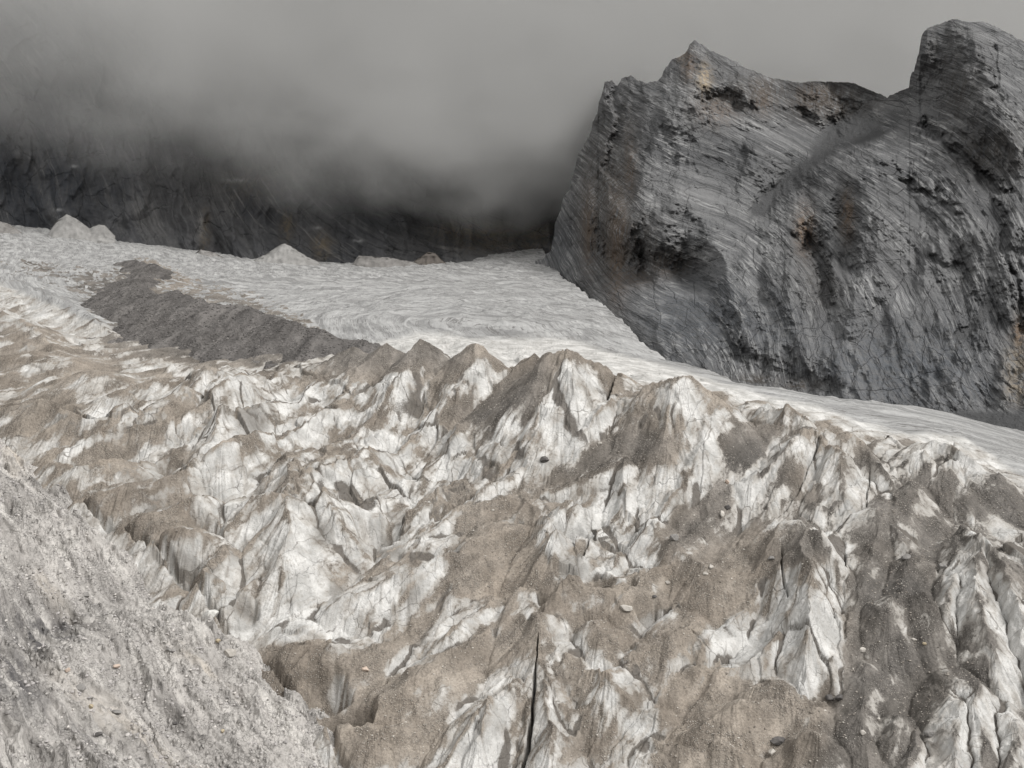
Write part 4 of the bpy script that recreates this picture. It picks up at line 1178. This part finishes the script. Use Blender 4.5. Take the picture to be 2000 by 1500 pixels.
# gullies (depth > 0) and ribs (< 0): points in the frame, half-width in frame px, metres
CUTS = [([(1235, 505), (1300, 515), (1355, 535)], 24, 16), ([(1100, 480), (1180, 520), (1240, 540)], 22, 12), ([(1380, 190), (1470, 215), (1560, 230), (1640, 250)], 14, 16), ([(1450, 700), (1530, 735), (1620, 765)], 18, 14), ([(1240, 160), (1225, 260), (1215, 380)], 16, 12), ([(1440, 300), (1430, 400), (1420, 470)], 14, 7), ([(1550, 470), (1540, 560), (1560, 650)], 18, -12), ([(1760, 430), (1790, 560), (1800, 680)], 26, -10), ([(1880, 560), (1900, 680)], 14, 9),
        ([(1250, 450), (1262, 500), (1268, 545)], 14, 26), ([(1330, 430), (1345, 500), (1350, 545)], 24, 18), ([(1365, 440), (1362, 500)], 12, 14), ([(1648, 360), (1650, 430), (1655, 520)], 18, 22), ([(1572, 440), (1590, 490), (1610, 560), (1618, 600)], 14, 26),
        ([(1810, 240), (1850, 285), (1900, 320), (1960, 375)], 9, 20), ([(1700, 320), (1770, 345), (1840, 390), (1870, 420)], 6, 9), ([(1950, 400), (1960, 480), (1990, 560), (2000, 640)], 8, 14), ([(1820, 500), (1850, 530), (1865, 520)], 10, 12),
        ([(1660, 250), (1570, 335), (1480, 410)], 34, 24), ([(1450, 190), (1400, 195), (1380, 200)], 8, 10), ([(1480, 150), (1470, 210)], 8, 8), ([(1205, 165), (1203, 250), (1195, 340)], 8, 16), ([(1290, 160), (1280, 220), (1255, 300)], 7, 12),
        ([(1165, 340), (1175, 420), (1185, 500)], 10, 14), ([(1225, 380), (1235, 440)], 12, 10), ([(1720, 200), (1660, 245), (1610, 260)], 16, 8), ([(1950, 95), (1935, 165)], 5, 8), ([(1910, 100), (1905, 140)], 5, 6), ([(1795, 190), (1810, 240)], 8, 8),
        ([(1380, 560), (1400, 620), (1430, 700)], 12, 7), ([(1480, 580), (1500, 640)], 14, 8), ([(1540, 700), (1600, 730)], 16, 8),
        ([(1560, 420), (1640, 330), (1720, 280), (1790, 235)], 30, -16), ([(1400, 480), (1420, 520), (1445, 600)], 24, -12), ([(1300, 300), (1290, 380), (1290, 450)], 26, -12), ([(1690, 350), (1680, 450), (1690, 560)], 26, -12), ([(1356, 90), (1340, 160), (1300, 240)], 16, -10), ([(1850, 480), (1835, 500)], 22, -14)]


def seg_dist(U, V, pts):
    p = np.array(pts, float)
    best = np.full(U.shape, 1e9)
    for (xa, ya), (xb, yb) in zip(p[:-1], p[1:]):
        L2 = (xb - xa) ** 2 + (yb - ya) ** 2
        t = np.clip(((U - xa) * (xb - xa) + (V - ya) * (yb - ya)) / L2, 0, 1)
        best = np.minimum(best, np.hypot(U - xa - t * (xb - xa), V - ya - t * (yb - ya)))
    return best


# ribs and buttresses that stand out of the faces: (frame x, frame y, metres), slope of the flanks
RIBS = [([(1190, 157, 12), (1186, 300, 24), (1170, 420, 26), (1125, 530, 16)], 1.1), ([(1300, 140, 10), (1272, 250, 38), (1258, 330, 46), (1232, 430, 44), (1215, 500, 20)], 1.25), ([(1345, 310, 14), (1318, 400, 34), (1300, 455, 34), (1296, 480, 10)], 1.1),
        ([(1430, 380, 8), (1395, 455, 30), (1420, 530, 30), (1448, 640, 14), (1480, 720, 4)], 0.9), ([(1800, 245, 20), (1720, 310, 34), (1662, 355, 42), (1660, 395, 34)], 1.0), ([(1662, 355, 42), (1580, 420, 38), (1545, 440, 34), (1500, 480, 16)], 1.15),
        ([(1690, 330, 34), (1696, 430, 38), (1685, 540, 22), (1670, 640, 6)], 0.8), ([(1805, 260, 20), (1850, 340, 30), (1905, 450, 26), (1930, 560, 10)], 0.8), ([(1848, 470, 18), (1835, 520, 16)], 0.8), ([(1985, 400, 30), (1962, 500, 26), (1975, 600, 10)], 0.9),
        ([(1802, 68, 10), (1788, 170, 26), (1800, 235, 24)], 1.2), ([(1890, 45, 12), (1930, 190, 30), (1990, 300, 30)], 0.9), ([(1452, 135, 8), (1484, 225, 18)], 1.0), ([(1592, 160, 8), (1612, 232, 16)], 1.0), ([(1356, 82, 8), (1348, 160, 26), (1304, 235, 34)], 1.2), ([(1545, 450, 26), (1538, 540, 24), (1550, 620, 8)], 0.9),
        ([(1480, 290, 14), (1470, 370, 20), (1440, 420, 14)], 0.7), ([(1240, 155, 8), (1236, 230, 18), (1225, 320, 16)], 1.1)]


def massif_relief(U, V, Sx, Sz, B, C):
    wu = U + 26 * fbm(U / 70, V / 70, 4, 501) + 12 * fbm(U / 20, V / 20, 4, 503, gain=0.6)
    wv = V + 26 * fbm(U / 70, V / 70, 4, 505) + 12 * fbm(U / 20, V / 20, 4, 507, gain=0.6)
    rib = np.zeros(U.shape)
    for pts, k in RIBS:
        p = np.array(pts, float)
        for (xa, ya, ha), (xb, yb, hb_) in zip(p[:-1], p[1:]):
            L2 = (xb - xa) ** 2 + (yb - ya) ** 2
            t = np.clip(((wu - xa) * (xb - xa) + (wv - ya) * (yb - ya)) / L2, 0, 1)
            d = np.hypot(wu - xa - t * (xb - xa), wv - ya - t * (yb - ya)) * 0.43
            h = 1.25 * (ha + t * (hb_ - ha)) - 1.1 * k * (np.sqrt(d * d + 1.5) - 1.2)
            rib = np.maximum(rib, h) + np.maximum(0, 3 - np.abs(rib - h)) ** 2 * 0.08
    R = -rib
    for pts, wd, dep in CUTS:
        if dep > 0:
            d = seg_dist(wu, wv, pts)
            R += 0.75 * dep * (1 - sstep(0.0, 1.9, d / wd))
    tal = np.maximum.reduce([1 - sstep(0.3, 1.2, seg_dist(wu, wv, [(1690, 250), (1640, 268), (1600, 300)]) / 40), 1 - sstep(0.3, 1.2, seg_dist(wu, wv, [(1600, 290), (1540, 365), (1480, 410)]) / 26),
                             1 - sstep(0.7, 1.05, seg_dist(U, V, [(1880, 840), (2400, 850)]) / 44), 0.8 * (1 - sstep(0.3, 1.2, seg_dist(wu, wv, [(1880, 660), (1940, 590)]) / 14)), 0.7 * (1 - sstep(0.3, 1.2, seg_dist(wu, wv, [(1740, 285), (1770, 275)]) / 24))])
    lowl = sstep(560, 640, V + 0.5 * (U - 1250)) * (1 - sstep(1330, 1440, U)) * sstep(520, 600, V)
    scree = np.maximum(tal, 0.35 * lowl * sstep(-0.3, 0.3, fbm(U / 40, V / 40, 3, 551)))
    rough = 1 - 0.8 * scree
    R = R + rough * 18 * fbm(Sx / 60, Sz / 75, 4, 511)
    rx = Sx + 10 * fbm(Sx / 40, Sz / 40, 3, 521)
    R = R - rough * 9 * (ridged(rx / 30, Sz / 80, 4, 523, gain=0.5) - 0.5)
    Bw = B + 2.5 * fbm(Sx / 20, Sz / 20, 4, 531)
    stm = sstep(-0.35, 0.35, fbm(Sx / 34, Sz / 34, 3, 535))
    R = R + rough * (0.6 + stm) * 2.0 * fbm(Bw / 6.0, C / 26, 5, 533, gain=0.62)
    saw = Bw / 11.0 + 0.8 * fbm(C / 26, B / 26, 3, 537)
    saw = saw - np.floor(saw)
    R = R + rough * 2.4 * (np.where(saw < 0.75, saw / 0.75, (1 - saw) / 0.25) - 0.5) * stm
    R = R + 2.4 * (0.25 + 0.75 * rough) * fbm(Sx / 9, Sz / 9, 6, 543, gain=0.62) - 1.1 * rough * (ridged(Bw / 12, C / 15, 5, 547, gain=0.6) - 0.5)
    return np.maximum(tal, 0.45 * scree), R


us = np.concatenate([np.linspace(1044, 1200, int(240 * RES), endpoint=False), np.linspace(1200, 2010, int(720 * RES), endpoint=False), np.linspace(2010, 2400, int(80 * RES))])
m_lime = mat_rock("grey_limestone", (0.098, 0.099, 0.102), (0.170, 0.170, 0.172), (0.33, 0.329, 0.326),
                  tints=(("iron", (0.225, 0.150, 0.095)), ("blue", (0.105, 0.116, 0.132)), ("brown_shade", (0.074, 0.066, 0.059)), ("ochre", (0.42, 0.34, 0.24))))
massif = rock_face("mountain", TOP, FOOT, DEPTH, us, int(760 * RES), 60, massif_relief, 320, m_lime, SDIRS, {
    "iron": [(1205, 470, 20, 95, 1.0), (1150, 440, 14, 70, .8), (1230, 330, 12, 60, .5), (1345, 130, 14, 30, .5), (1600, 190, 40, 25, .5), (1572, 450, 18, 45, .8), (1655, 420, 12, 40, .8), (1300, 520, 40, 25, .35), (1400, 210, 40, 30, .4), (1490, 190, 20, 30, .5), (1992, 645, 12, 30, 1.0), (1240, 540, 40, 20, .4), (1630, 215, 30, 20, .3)],
    "blue": [(1350, 620, 120, 90, .55), (1750, 720, 200, 90, .6), (1900, 760, 120, 40, .5), (1100, 480, 30, 60, .5), (1500, 640, 90, 60, .4)],
    "brown_shade": [(1480, 742, 50, 12, 1.0), (1560, 752, 60, 14, 1.0), (1180, 400, 60, 170, .95), (1220, 250, 30, 80, .5), (1235, 480, 60, 70, .9), (1310, 510, 55, 30, .8), (1480, 180, 90, 40, .8), (1620, 200, 110, 40, .95), (1870, 190, 60, 90, .6), (1940, 300, 80, 60, .75), (1600, 560, 40, 50, .6), (1850, 110, 50, 60, .5), (1385, 170, 40, 50, .5), (1650, 430, 20, 60, .5)],  # brown rock and dark rubble, plus shade painted on left face and recess
    "ochre": [(1376, 152, 12, 24, 1.0), (1330, 110, 10, 10, .3), (1990, 720, 28, 50, .55), (1985, 760, 25, 30, .5)]})
tag(massif, "grey bedded limestone mountain with two peaks and folded layers", "mountain", kind="structure")


def wall_relief(U, V, Sx, Sz, B, C):
    R = 34 * fbm(Sx / 70, Sz / 120, 5, 601) - 42 * (ridged(Sx / 45 + 0.5 * fbm(Sx / 60, Sz / 60, 3, 605), Sz / 190, 5, 603) - 0.5)
    R += 3 * fbm(B / 8, C / 25, 4, 607) + 9 * fbm(Sx / 12, Sz / 16, 5, 609, gain=0.6)
    tal = sstep(0.55, 1.0, 1 - np.abs(V - 470) / 50) * sstep(780, 880, U) * 0.5
    return tal, R


WTOP = [(-420, -380), (0, -300), (250, -120), (450, 60), (620, 120), (780, 160), (900, 190), (1000, 210), (1100, 230), (1250, 260)]
WFOOT = [(-420, 420), (0, 455), (130, 462), (250, 470), (420, 500), (520, 512), (700, 518), (820, 520), (900, 515), (1000, 505), (1100, 480), (1250, 500)]
WDEP = [(-420, 440, 1330), (0, 460, 1330), (250, 475, 1300), (500, 512, 1260), (800, 520, 1255), (1000, 505, 1270), (1150, 500, 1300), (-400, 200, 1420), (0, 200, 1420), (400, 300, 1380), (800, 400, 1360), (1050, 430, 1370), (-400, -300, 1600), (0, -250, 1600), (400, 80, 1500), (700, 280, 1450), (1000, 385, 1450), (1250, 430, 1450)]
WD = [(0, 350, 70), (200, 350, 75), (400, 420, 65), (600, 450, 40), (800, 470, 25), (950, 470, 15), (1050, 450, 10), (300, 100, 60), (700, 350, 40), (-300, 300, 70)]
m_wall = mat_rock("dark_rock", (0.055, 0.057, 0.062), (0.105, 0.104, 0.106), (0.21, 0.204, 0.197), sc=0.6, beds=0.3,
                  tints=(("iron", (0.17, 0.135, 0.09)), ("blue", (0.05, 0.056, 0.068)), ("snowy", (0.50, 0.50, 0.50))))
wall = rock_face("rock_wall", WTOP, WFOOT, WDEP, np.linspace(-420, 1250, int(700 * RES)), int(420 * RES), 25, wall_relief, 250, m_wall, WD, {
    "iron": [(950, 455, 90, 30, .9), (1040, 460, 50, 30, .7), (560, 440, 14, 30, .6), (400, 450, 10, 40, .7), (500, 350, 80, 40, .3), (630, 480, 20, 25, .6)],
    "blue": [(100, 350, 200, 100, .5)],
    "snowy": [(460, 352, 22, 4, .55), (145, 325, 7, 3, .6), (392, 440, 5, 18, .4), (112, 410, 9, 3, .6), (620, 445, 8, 3, .4), (700, 470, 10, 3, .45)]})
wall.name = "hill"
tag(wall, "dark rock wall behind the upper glacier fading into low cloud", "cliff", kind="structure")


# ------------------------------------------------------------------ the valley floor under everything
gxv, gyv = np.meshgrid(np.linspace(-3000, 3000, 160), np.linspace(-1500, 4500, 160))
gzv = -190 + 30 * fbm(gxv / 400, gyv / 400, 4, 901)
tag(mesh_grid("ground", gxv, gyv, gzv, mat_plain("valley_rubble", (0.12, 0.115, 0.11), (0.19, 0.18, 0.172), 0.05, 1.0)), "grey rubble floor of the valley below the ice", "ground", kind="structure")

# ------------------------------------------------------------------ snow cones and banks at the foot of the wall
m_snow = mat_plain("old_snow", (0.20, 0.195, 0.187), (0.31, 0.303, 0.293), 0.05, 1.0)
m_bank = mat_plain("dirty_snow", (0.15, 0.143, 0.135), (0.25, 0.24, 0.23), 0.06, 1.0)


def snow_heap(outline, Y, thick, label, mat):
    """a heap of snow leaning on the rock: outline points (frame x, top, foot)"""
    p = np.array(outline, float)
    u = np.linspace(p[0, 0], p[-1, 0], 70)
    top = np.interp(u, p[:, 0], p[:, 1]) + 0.8 * fbm(u / 9, u * 0 + Y, 3, int(Y))
    foot = np.interp(u, p[:, 0], p[:, 2])
    nt = 44
    ang = np.linspace(0, 2 * math.pi, nt, endpoint=False)
    X, YY, Z = [], [], []
    for k in range(nt):
        s = 0.5 - 0.5 * math.cos(ang[k])                     # 0 foot .. 1 crest, front then back
        front = ang[k] <= math.pi
        v = foot + (top - foot) * s
        yy = Y + (thick * 0.45 * s if front else thick * (0.45 + 0.55 * (1 - s)))
        yy = yy + 5.0 * fbm(u / 14, u * 0 + k * 0.25, 3, int(Y) + 3) * (top < foot - 0.5)
        a, b, c = at(u, v + 14 * (1 - s) ** 2 if front else foot + 14 + (top - foot - 14) * s, yy)
        X.append(a), YY.append(b), Z.append(c)
    o = mesh_grid("snow_bank", np.array(X), np.array(YY), np.array(Z), mat, wrap=True)
    return tag(o, label, "snow bank", "snow banks at the foot of the dark wall")


snow_heap([(488, 511, 514), (520, 496, 514), (545, 479, 514), (556, 475, 514), (575, 484, 514), (600, 501, 514), (624, 512, 515)], 1195, 55, "pale pyramid of avalanche snow against the dark wall", m_snow)
snow_heap([(95, 455, 460), (110, 432, 461), (130, 418, 461), (150, 428, 462), (175, 446, 463), (192, 438, 463), (205, 440, 464), (225, 461, 465)], 1235, 60, "double humped snow cone at the left foot of the dark wall", m_snow)
snow_heap([(688, 516, 518), (700, 499, 518), (730, 501, 518), (760, 503, 518), (800, 510, 518), (830, 517, 519)], 1205, 50, "long low snow bank right of the snow pyramid", m_bank)
snow_heap([(375, 500, 505), (392, 486, 506), (420, 494, 508), (446, 507, 510)], 1190, 40, "small wedge of dirty snow left of the snow pyramid", m_bank)
snow_heap([(-60, 430, 446), (0, 432, 450), (20, 438, 452), (45, 456, 458)], 1240, 50, "snow patch at the left edge beside the double humped cone", m_bank)
snow_heap([(800, 516, 518), (835, 492, 518), (850, 494, 518), (874, 517, 518)], 1215, 40, "brown grey cone of rubble at the right end of the long snow bank", mat_plain("rubble", (0.10, 0.088, 0.08), (0.15, 0.135, 0.12), 0.08, 1.0))


# ------------------------------------------------------------------ low cloud on the wall
def build_cloud():
    """a bank of vapour whose density fades to nothing well inside its bounds"""
    def zb(x):                                 # height of the cloud base
        return 94 - 100 * x / 690 if x < 0 else 94 - 0.02 * x
    xs = np.array([-1250, -690, -350, 0, 300, 900, 1700], float)
    ys = np.array([1150, 1220, 1300, 1400, 1520, 1640], float)
    nx, ny = len(xs), len(ys)
    co = [(x, y, zb(x) - 45) for y in ys for x in xs] + [(x, y, 720) for y in ys for x in xs]
    n = nx * ny
    fc = []
    for j in range(ny - 1):
        for i in range(nx - 1):
            q = (j * nx + i, j * nx + i + 1, (j + 1) * nx + i + 1, (j + 1) * nx + i)
            fc += [(q[3], q[2], q[1], q[0]), tuple(n + k for k in q)]
    rim = [(i, i + 1) for i in range(nx - 1)] + [((ny - 1) * nx + i + 1, (ny - 1) * nx + i) for i in range(nx - 1)]
    rim += [((j + 1) * nx, j * nx) for j in range(ny - 1)] + [(j * nx + nx - 1, (j + 1) * nx + nx - 1) for j in range(ny - 1)]
    fc += [(a, b, n + b, n + a) for a, b in rim]
    m = bpy.data.materials.new("cloud_vapour")
    m.use_nodes = True
    M = Mat.__new__(Mat)
    M.m, M.t = m, m.node_tree
    M.t.nodes.clear()
    o_ = M.t.nodes.new("ShaderNodeOutputMaterial")
    v_ = M.t.nodes.new("ShaderNodeVolumePrincipled")
    P = M.t.nodes.new("ShaderNodeNewGeometry").outputs["Position"]
    sp = M.t.nodes.new("ShaderNodeSeparateXYZ")
    M.put(sp.inputs[0], P)
    x, y, z = sp.outputs
    base_z = M.add(M.mul(M.math("MINIMUM", x, 0.0), -100 / 690), 90.0)
    wisp = M.noise(M.scale(P, (1.0, 0.7, 1.6)), 0.0065, 4.0, 0.6)
    hgt = M.add(M.math("SUBTRACT", z, base_z), M.mul(M.add(wisp, -0.5), 260.0))
    dn = M.add(M.mul(M.ramp(hgt, -40.0, 130.0), 0.45), M.mul(M.ramp(hgt, 40.0, 260.0), 0.55))
    f2 = M.mul(M.ramp(y, 1155.0, 1270.0), M.mul(M.ramp(x, -680.0, 60.0, 0.09, 1.0), M.ramp(x, -260.0, -20.0, 1.0, 1.9)))
    side = M.ramp(x, 1500.0, 800.0)
    low = M.ramp(M.math("SUBTRACT", z, base_z), -40.0, 10.0)
    d = M.mul(M.mul(M.mul(dn, f2), M.mul(side, low)), CLOUD_D)
    v_.inputs["Color"].default_value = (0.985, 0.982, 0.972, 1)
    M.put(v_.inputs["Density"], d)
    v_.inputs["Anisotropy"].default_value = 0.2
    M.t.links.new(v_.outputs[0], o_.inputs["Volume"])
    m.cycles.volume_step_rate = 0.25 if hasattr(m, "cycles") and hasattr(m.cycles, "volume_step_rate") else 1
    me = bpy.data.meshes.new("cloud")
    me.from_pydata(co, [], fc)
    me.materials.append(m)
    o = bpy.data.objects.new("cloud", me)
    S.collection.objects.link(o)
    tag(o, "low grey cloud hanging over the dark rock wall", "cloud", kind="stuff")


CLOUD_D = 0.034
build_cloud()


# ------------------------------------------------------------------ boulders and gravel
_t = (1 + 5 ** 0.5) / 2
ICO_V = np.array([(-1, _t, 0), (1, _t, 0), (-1, -_t, 0), (1, -_t, 0), (0, -1, _t), (0, 1, _t), (0, -1, -_t), (0, 1, -_t), (_t, 0, -1), (_t, 0, 1), (-_t, 0, -1), (-_t, 0, 1)], float)
ICO_V /= np.linalg.norm(ICO_V[0])
ICO_F = np.array([(0, 11, 5), (0, 5, 1), (0, 1, 7), (0, 7, 10), (0, 10, 11), (1, 5, 9), (5, 11, 4), (11, 10, 2), (10, 7, 6), (7, 1, 8), (3, 9, 4), (3, 4, 2), (3, 2, 6), (3, 6, 8), (3, 8, 9), (4, 9, 5), (2, 4, 11), (6, 2, 10), (8, 6, 7), (9, 8, 1)])


def ico(sub):
    v, f = ICO_V.copy(), ICO_F.copy()
    for _ in range(sub):
        cache, vl, nf = {}, list(v), []

        def mid(a, b):
            k = (min(a, b), max(a, b))
            if k not in cache:
                p = vl[a] + vl[b]
                vl.append(p / np.linalg.norm(p))
                cache[k] = len(vl) - 1
            return cache[k]
        for a, b, c in f:
            x, y, z = mid(a, b), mid(b, c), mid(c, a)
            nf += [(a, x, z), (b, y, x), (c, z, y), (x, y, z)]
        v, f = np.array(vl), np.array(nf)
    return v, f


SPH_V, SPH_F = ico(3)


def boulder_shape(r, seed):
    """a broken block: a ball cut by random planes, roughened"""
    g = np.random.default_rng(seed)
    n = g.normal(size=(11, 3))
    n /= np.linalg.norm(n, axis=1)[:, None]
    d = g.uniform(0.52, 0.85, 11)
    dots = SPH_V @ n.T
    lim = np.where(dots > 0.05, d[None] / np.maximum(dots, 0.05), 9).min(1)
    rad = np.minimum(lim, 1.0)
    rad = rad * (1 + 0.05 * noise(SPH_V[:, 0] * 3 + SPH_V[:, 2] * 2, SPH_V[:, 1] * 3 - SPH_V[:, 2], seed))
    return SPH_V * rad[:, None] * np.array(r)


def surf_hit(u, v, surf, y0, y1):
    x, y, z = ground(u, v, 0.0, surf, y0, y1)
    return float(x), float(y), float(surf(np.array([float(x)]), np.array([float(y)]))[0])


m_bould = {"grey": mat_plain("grey_boulder", (0.17, 0.162, 0.155), (0.27, 0.258, 0.245), 1.2, 0.1), "pale": mat_plain("pale_boulder", (0.38, 0.355, 0.32), (0.50, 0.47, 0.43), 1.2, 0.1),
           "dark": mat_plain("dark_boulder", (0.085, 0.08, 0.078), (0.13, 0.122, 0.116), 1.2, 0.1), "ochre": mat_plain("ochre_boulder", (0.34, 0.275, 0.18), (0.43, 0.37, 0.27), 1.2, 0.1),
           "pink": mat_plain("pinkish_boulder", (0.42, 0.33, 0.27), (0.52, 0.43, 0.36), 1.2, 0.1), "ice": mat_plain("ice_block", (0.46, 0.45, 0.425), (0.64, 0.63, 0.6), 0.8, 0.1)}
BOULDERS = [  # frame x, y, width px, height px, kind, where, label
    (452, 1280, 26, 17, "pale", "h", "square pale boulder on the scree just below the ice edge"),
    (158, 1349, 21, 16, "grey", "h", "round grey boulder in the middle of the scree slope"),
    (178, 1383, 11, 10, "ochre", "h", "yellow ochre stone below the round grey boulder on the scree"),
    (228, 1391, 24, 9, "grey", "h", "flat grey slab right of the yellow ochre stone"),
    (426, 1256, 10, 8, "ochre", "h", "small ochre stone just above the square pale boulder"),
    (228, 1304, 16, 9, "pink", "h", "pinkish slab on the scree, uphill of the round grey boulder"),
    (168, 1166, 16, 10, "grey", "h", "grey boulder high on the scree beside the dark hollow"),
    (345, 1410, 20, 7, "dark", "h", "thin dark slab on the lower scree"),
    (435, 1428, 9, 7, "ochre", "h", "small ochre stone on the lower scree near the ice"),
    (132, 1311, 10, 9, "pink", "h", "small pinkish stone uphill left of the round grey boulder"),
    (330, 1272, 13, 8, "grey", "h", "grey stone in the middle of the scree, left of the square pale boulder"),
    (193, 1440, 15, 9, "dark", "h", "dark stone low on the scree below the flat grey slab"),
    (296, 1163, 11, 7, "dark", "h", "dark stone on the upper scree close to the ice edge"),
    (412, 1206, 32, 18, "ice", "g", "fallen block of white ice at the edge of the scree"),
    (714, 1308, 15, 10, "pink", "g", "pinkish boulder on brown silt above the lower ice edge"),
    (1224, 1188, 28, 11, "pale", "g", "pale slab on a melted hollow in the central debris"),
    (1520, 1450, 34, 12, "dark", "g", "long dark slab lying on silt near the bottom of the ice"),
    (1508, 1473, 16, 12, "pale", "g", "pale rounded boulder under the long dark slab"),
    (1620, 1364, 18, 10, "dark", "g", "dark boulder at the foot of the tall white ice tower, left of a pair"),
    (1640, 1366, 20, 12, "dark", "g", "dark boulder at the foot of the tall white ice tower, right of a pair"),
    (1815, 1436, 22, 14, "grey", "g", "grey boulder beside the bottom right ice pillars"),
    (1389, 1110, 10, 9, "pale", "g", "pale round boulder by a dark hole in the central debris"),
    (1378, 1122, 10, 7, "pale", "g", "small pale stone just below the pale round boulder"),
    (1316, 1052, 20, 14, "grey", "g", "large grey block in the gravel tongue below the second ice peak"),
    (1422, 992, 14, 11, "dark", "g", "dark block at the right edge of the gravel tongue"),
    (1410, 1009, 10, 14, "pale", "g", "upright tan stone beside the dark block in the gravel tongue"),
    (1506, 1092, 14, 9, "grey", "g", "grey boulder at the upper left of the tall white ice tower"),
    (1064, 901, 20, 13, "dark", "g", "dark wedge shaped boulder in front of the first ice peak"),
    (1420, 944, 8, 9, "pink", "g", "small tan stone in gravel between the second peak and the ice fan"),
    (1171, 868, 9, 6, "pale", "g", "white stone on gravel between the two ice peaks"),
    (963, 997, 7, 5, "pale", "g", "white stone on brown silt in the middle of the icefall"),
    (1785, 1251, 12, 7, "pale", "g", "pale stone below the dark silt cones on the right"),
    (1716, 1407, 9, 7, "pale", "g", "pale stone on grey gravel low on the right"),
    (1686, 1432, 11, 10, "pale", "g", "white angular stone low on the right beside the gravel"),
    (1684, 1271, 15, 10, "pale", "g", "white rounded stone on gravel right of the tall ice tower"),
    (1841, 1109, 20, 12, "grey", "g", "grey boulder above the right hand white ice face"),
    (1769, 1090, 18, 12, "grey", "g", "angular grey block in the rubble above the dark silt cones"),
    (1304, 1140, 10, 7, "pale", "g", "pale stone near the small dark hole in the central debris"),
    (1278, 1167, 10, 6, "dark", "g", "dark stone below the small dark hole in the central debris"),
    (1805, 1260, 8, 6, "ochre", "g", "small ochre stone above the narrow dark silt chute"),
]
for k, (bu, bv, bw_, bh, kind, where, label) in enumerate(BOULDERS):
    surf, y0, y1 = (hill, 102, 365) if where == "h" else (glacier, 198, 420)
    x, y, z = surf_hit(bu, bv, surf, y0, y1)
    rx, rz = bw_ / 2 / F * y * 1.12, bh / 2 / F * y * 1.2
    co = boulder_shape((rx, max(rz, 0.75 * rx), rz), 900 + k)
    th = rng.uniform(-0.5, 0.5)
    c, s = math.cos(th), math.sin(th)
    co = co @ np.array([(c, s, 0), (-s, c, 0), (0, 0, 1)])
    o = mesh_raw("ice_block" if kind == "ice" else "boulder", co, SPH_F, m_bould[kind], smooth=False)
    o.location = (x, y, z + 0.45 * rz)
    tag(o, label, "ice block" if kind == "ice" else "boulder", None if kind == "ice" else ("boulders on the scree slope" if where == "h" else "boulders on the glacier"))


def gravel(name, surf, area, count, sizes, mat, label, keep, kind="stuff"):
    (y0, y1), (a0, a1) = area
    Y = np.sqrt(rng.uniform(y0 ** 2, y1 ** 2, count * 6))
    A = rng.uniform(a0, a1, count * 6)
    X = A * Y
    k = keep(X, Y)
    X, Y = X[k][:count], Y[k][:count]
    n = len(X)
    Z = surf(X, Y)
    r = sizes[0] * (sizes[1] / sizes[0]) ** (rng.random(n) ** 1.8)
    base_v = ICO_V[None] * rng.uniform(0.65, 1.2, (n, 12, 1))
    sc_ = r[:, None, None] * np.stack([rng.uniform(.8, 1.3, n), rng.uniform(.8, 1.3, n), rng.uniform(.5, .9, n)], -1)[:, None]
    co = base_v * sc_ + np.stack([X, Y, Z + 0.2 * r], -1)[:, None]
    fc = ICO_F[None] + (12 * np.arange(n))[:, None, None]
    tone = np.repeat(rng.random(n), 12)
    o = mesh_raw(name, co.reshape(-1, 3), fc.reshape(-1, 3), mat, {"tone": tone}, smooth=False)
    return tag(o, label, "gravel", kind=kind)


def mat_gravel(name, cols):
    M = Mat(name)
    t = M.attr("tone")
    c = M.mix(M.ramp(t, 0.1, 0.5), cols[0], cols[1])
    c = M.mix(M.ramp(t, 0.75, 1.0), c, cols[2])
    return M.finish(c, 0.95, M.noise(M.pos, 5.0), 0.05, 0.6, 0.15)


def clump(X, Y, s, thr):
    return fbm(X / s, Y / s, 3, 811) > thr


gravel("gravel", glacier, ((202, 395), (-0.34, 0.58)), 20000, (0.06, 0.30), mat_gravel("stones_on_silt", ((0.17, 0.15, 0.13), (0.30, 0.27, 0.24), (0.48, 0.45, 0.405))),
       "loose stones scattered over the silt and rubble of the icefall", lambda X, Y: (glacier.deb(X, Y) > 0.58) & clump(X, Y, 9, -0.12))
gravel("gravel", hill, ((105, 355), (-0.60, -0.12)), 15000, (0.08, 0.5), mat_gravel("scree_stones", ((0.24, 0.228, 0.22), (0.38, 0.36, 0.35), (0.56, 0.53, 0.50))),
       "loose grey stones scattered over the near scree slope", lambda X, Y: clump(X, Y, 13, -0.05) & (hbase(X, Y) > base(X, Y) - 6))
gravel("gravel", moraine, ((400, 880), (-0.52, -0.13)), 9000, (0.15, 0.7), mat_gravel("moraine_stones", ((0.085, 0.08, 0.076), (0.13, 0.122, 0.116), (0.22, 0.208, 0.196))),
       "loose dark stones scattered over the rubble ridge on the ice", lambda X, Y: moraine(X, Y) > base(X, Y) + 1.0)
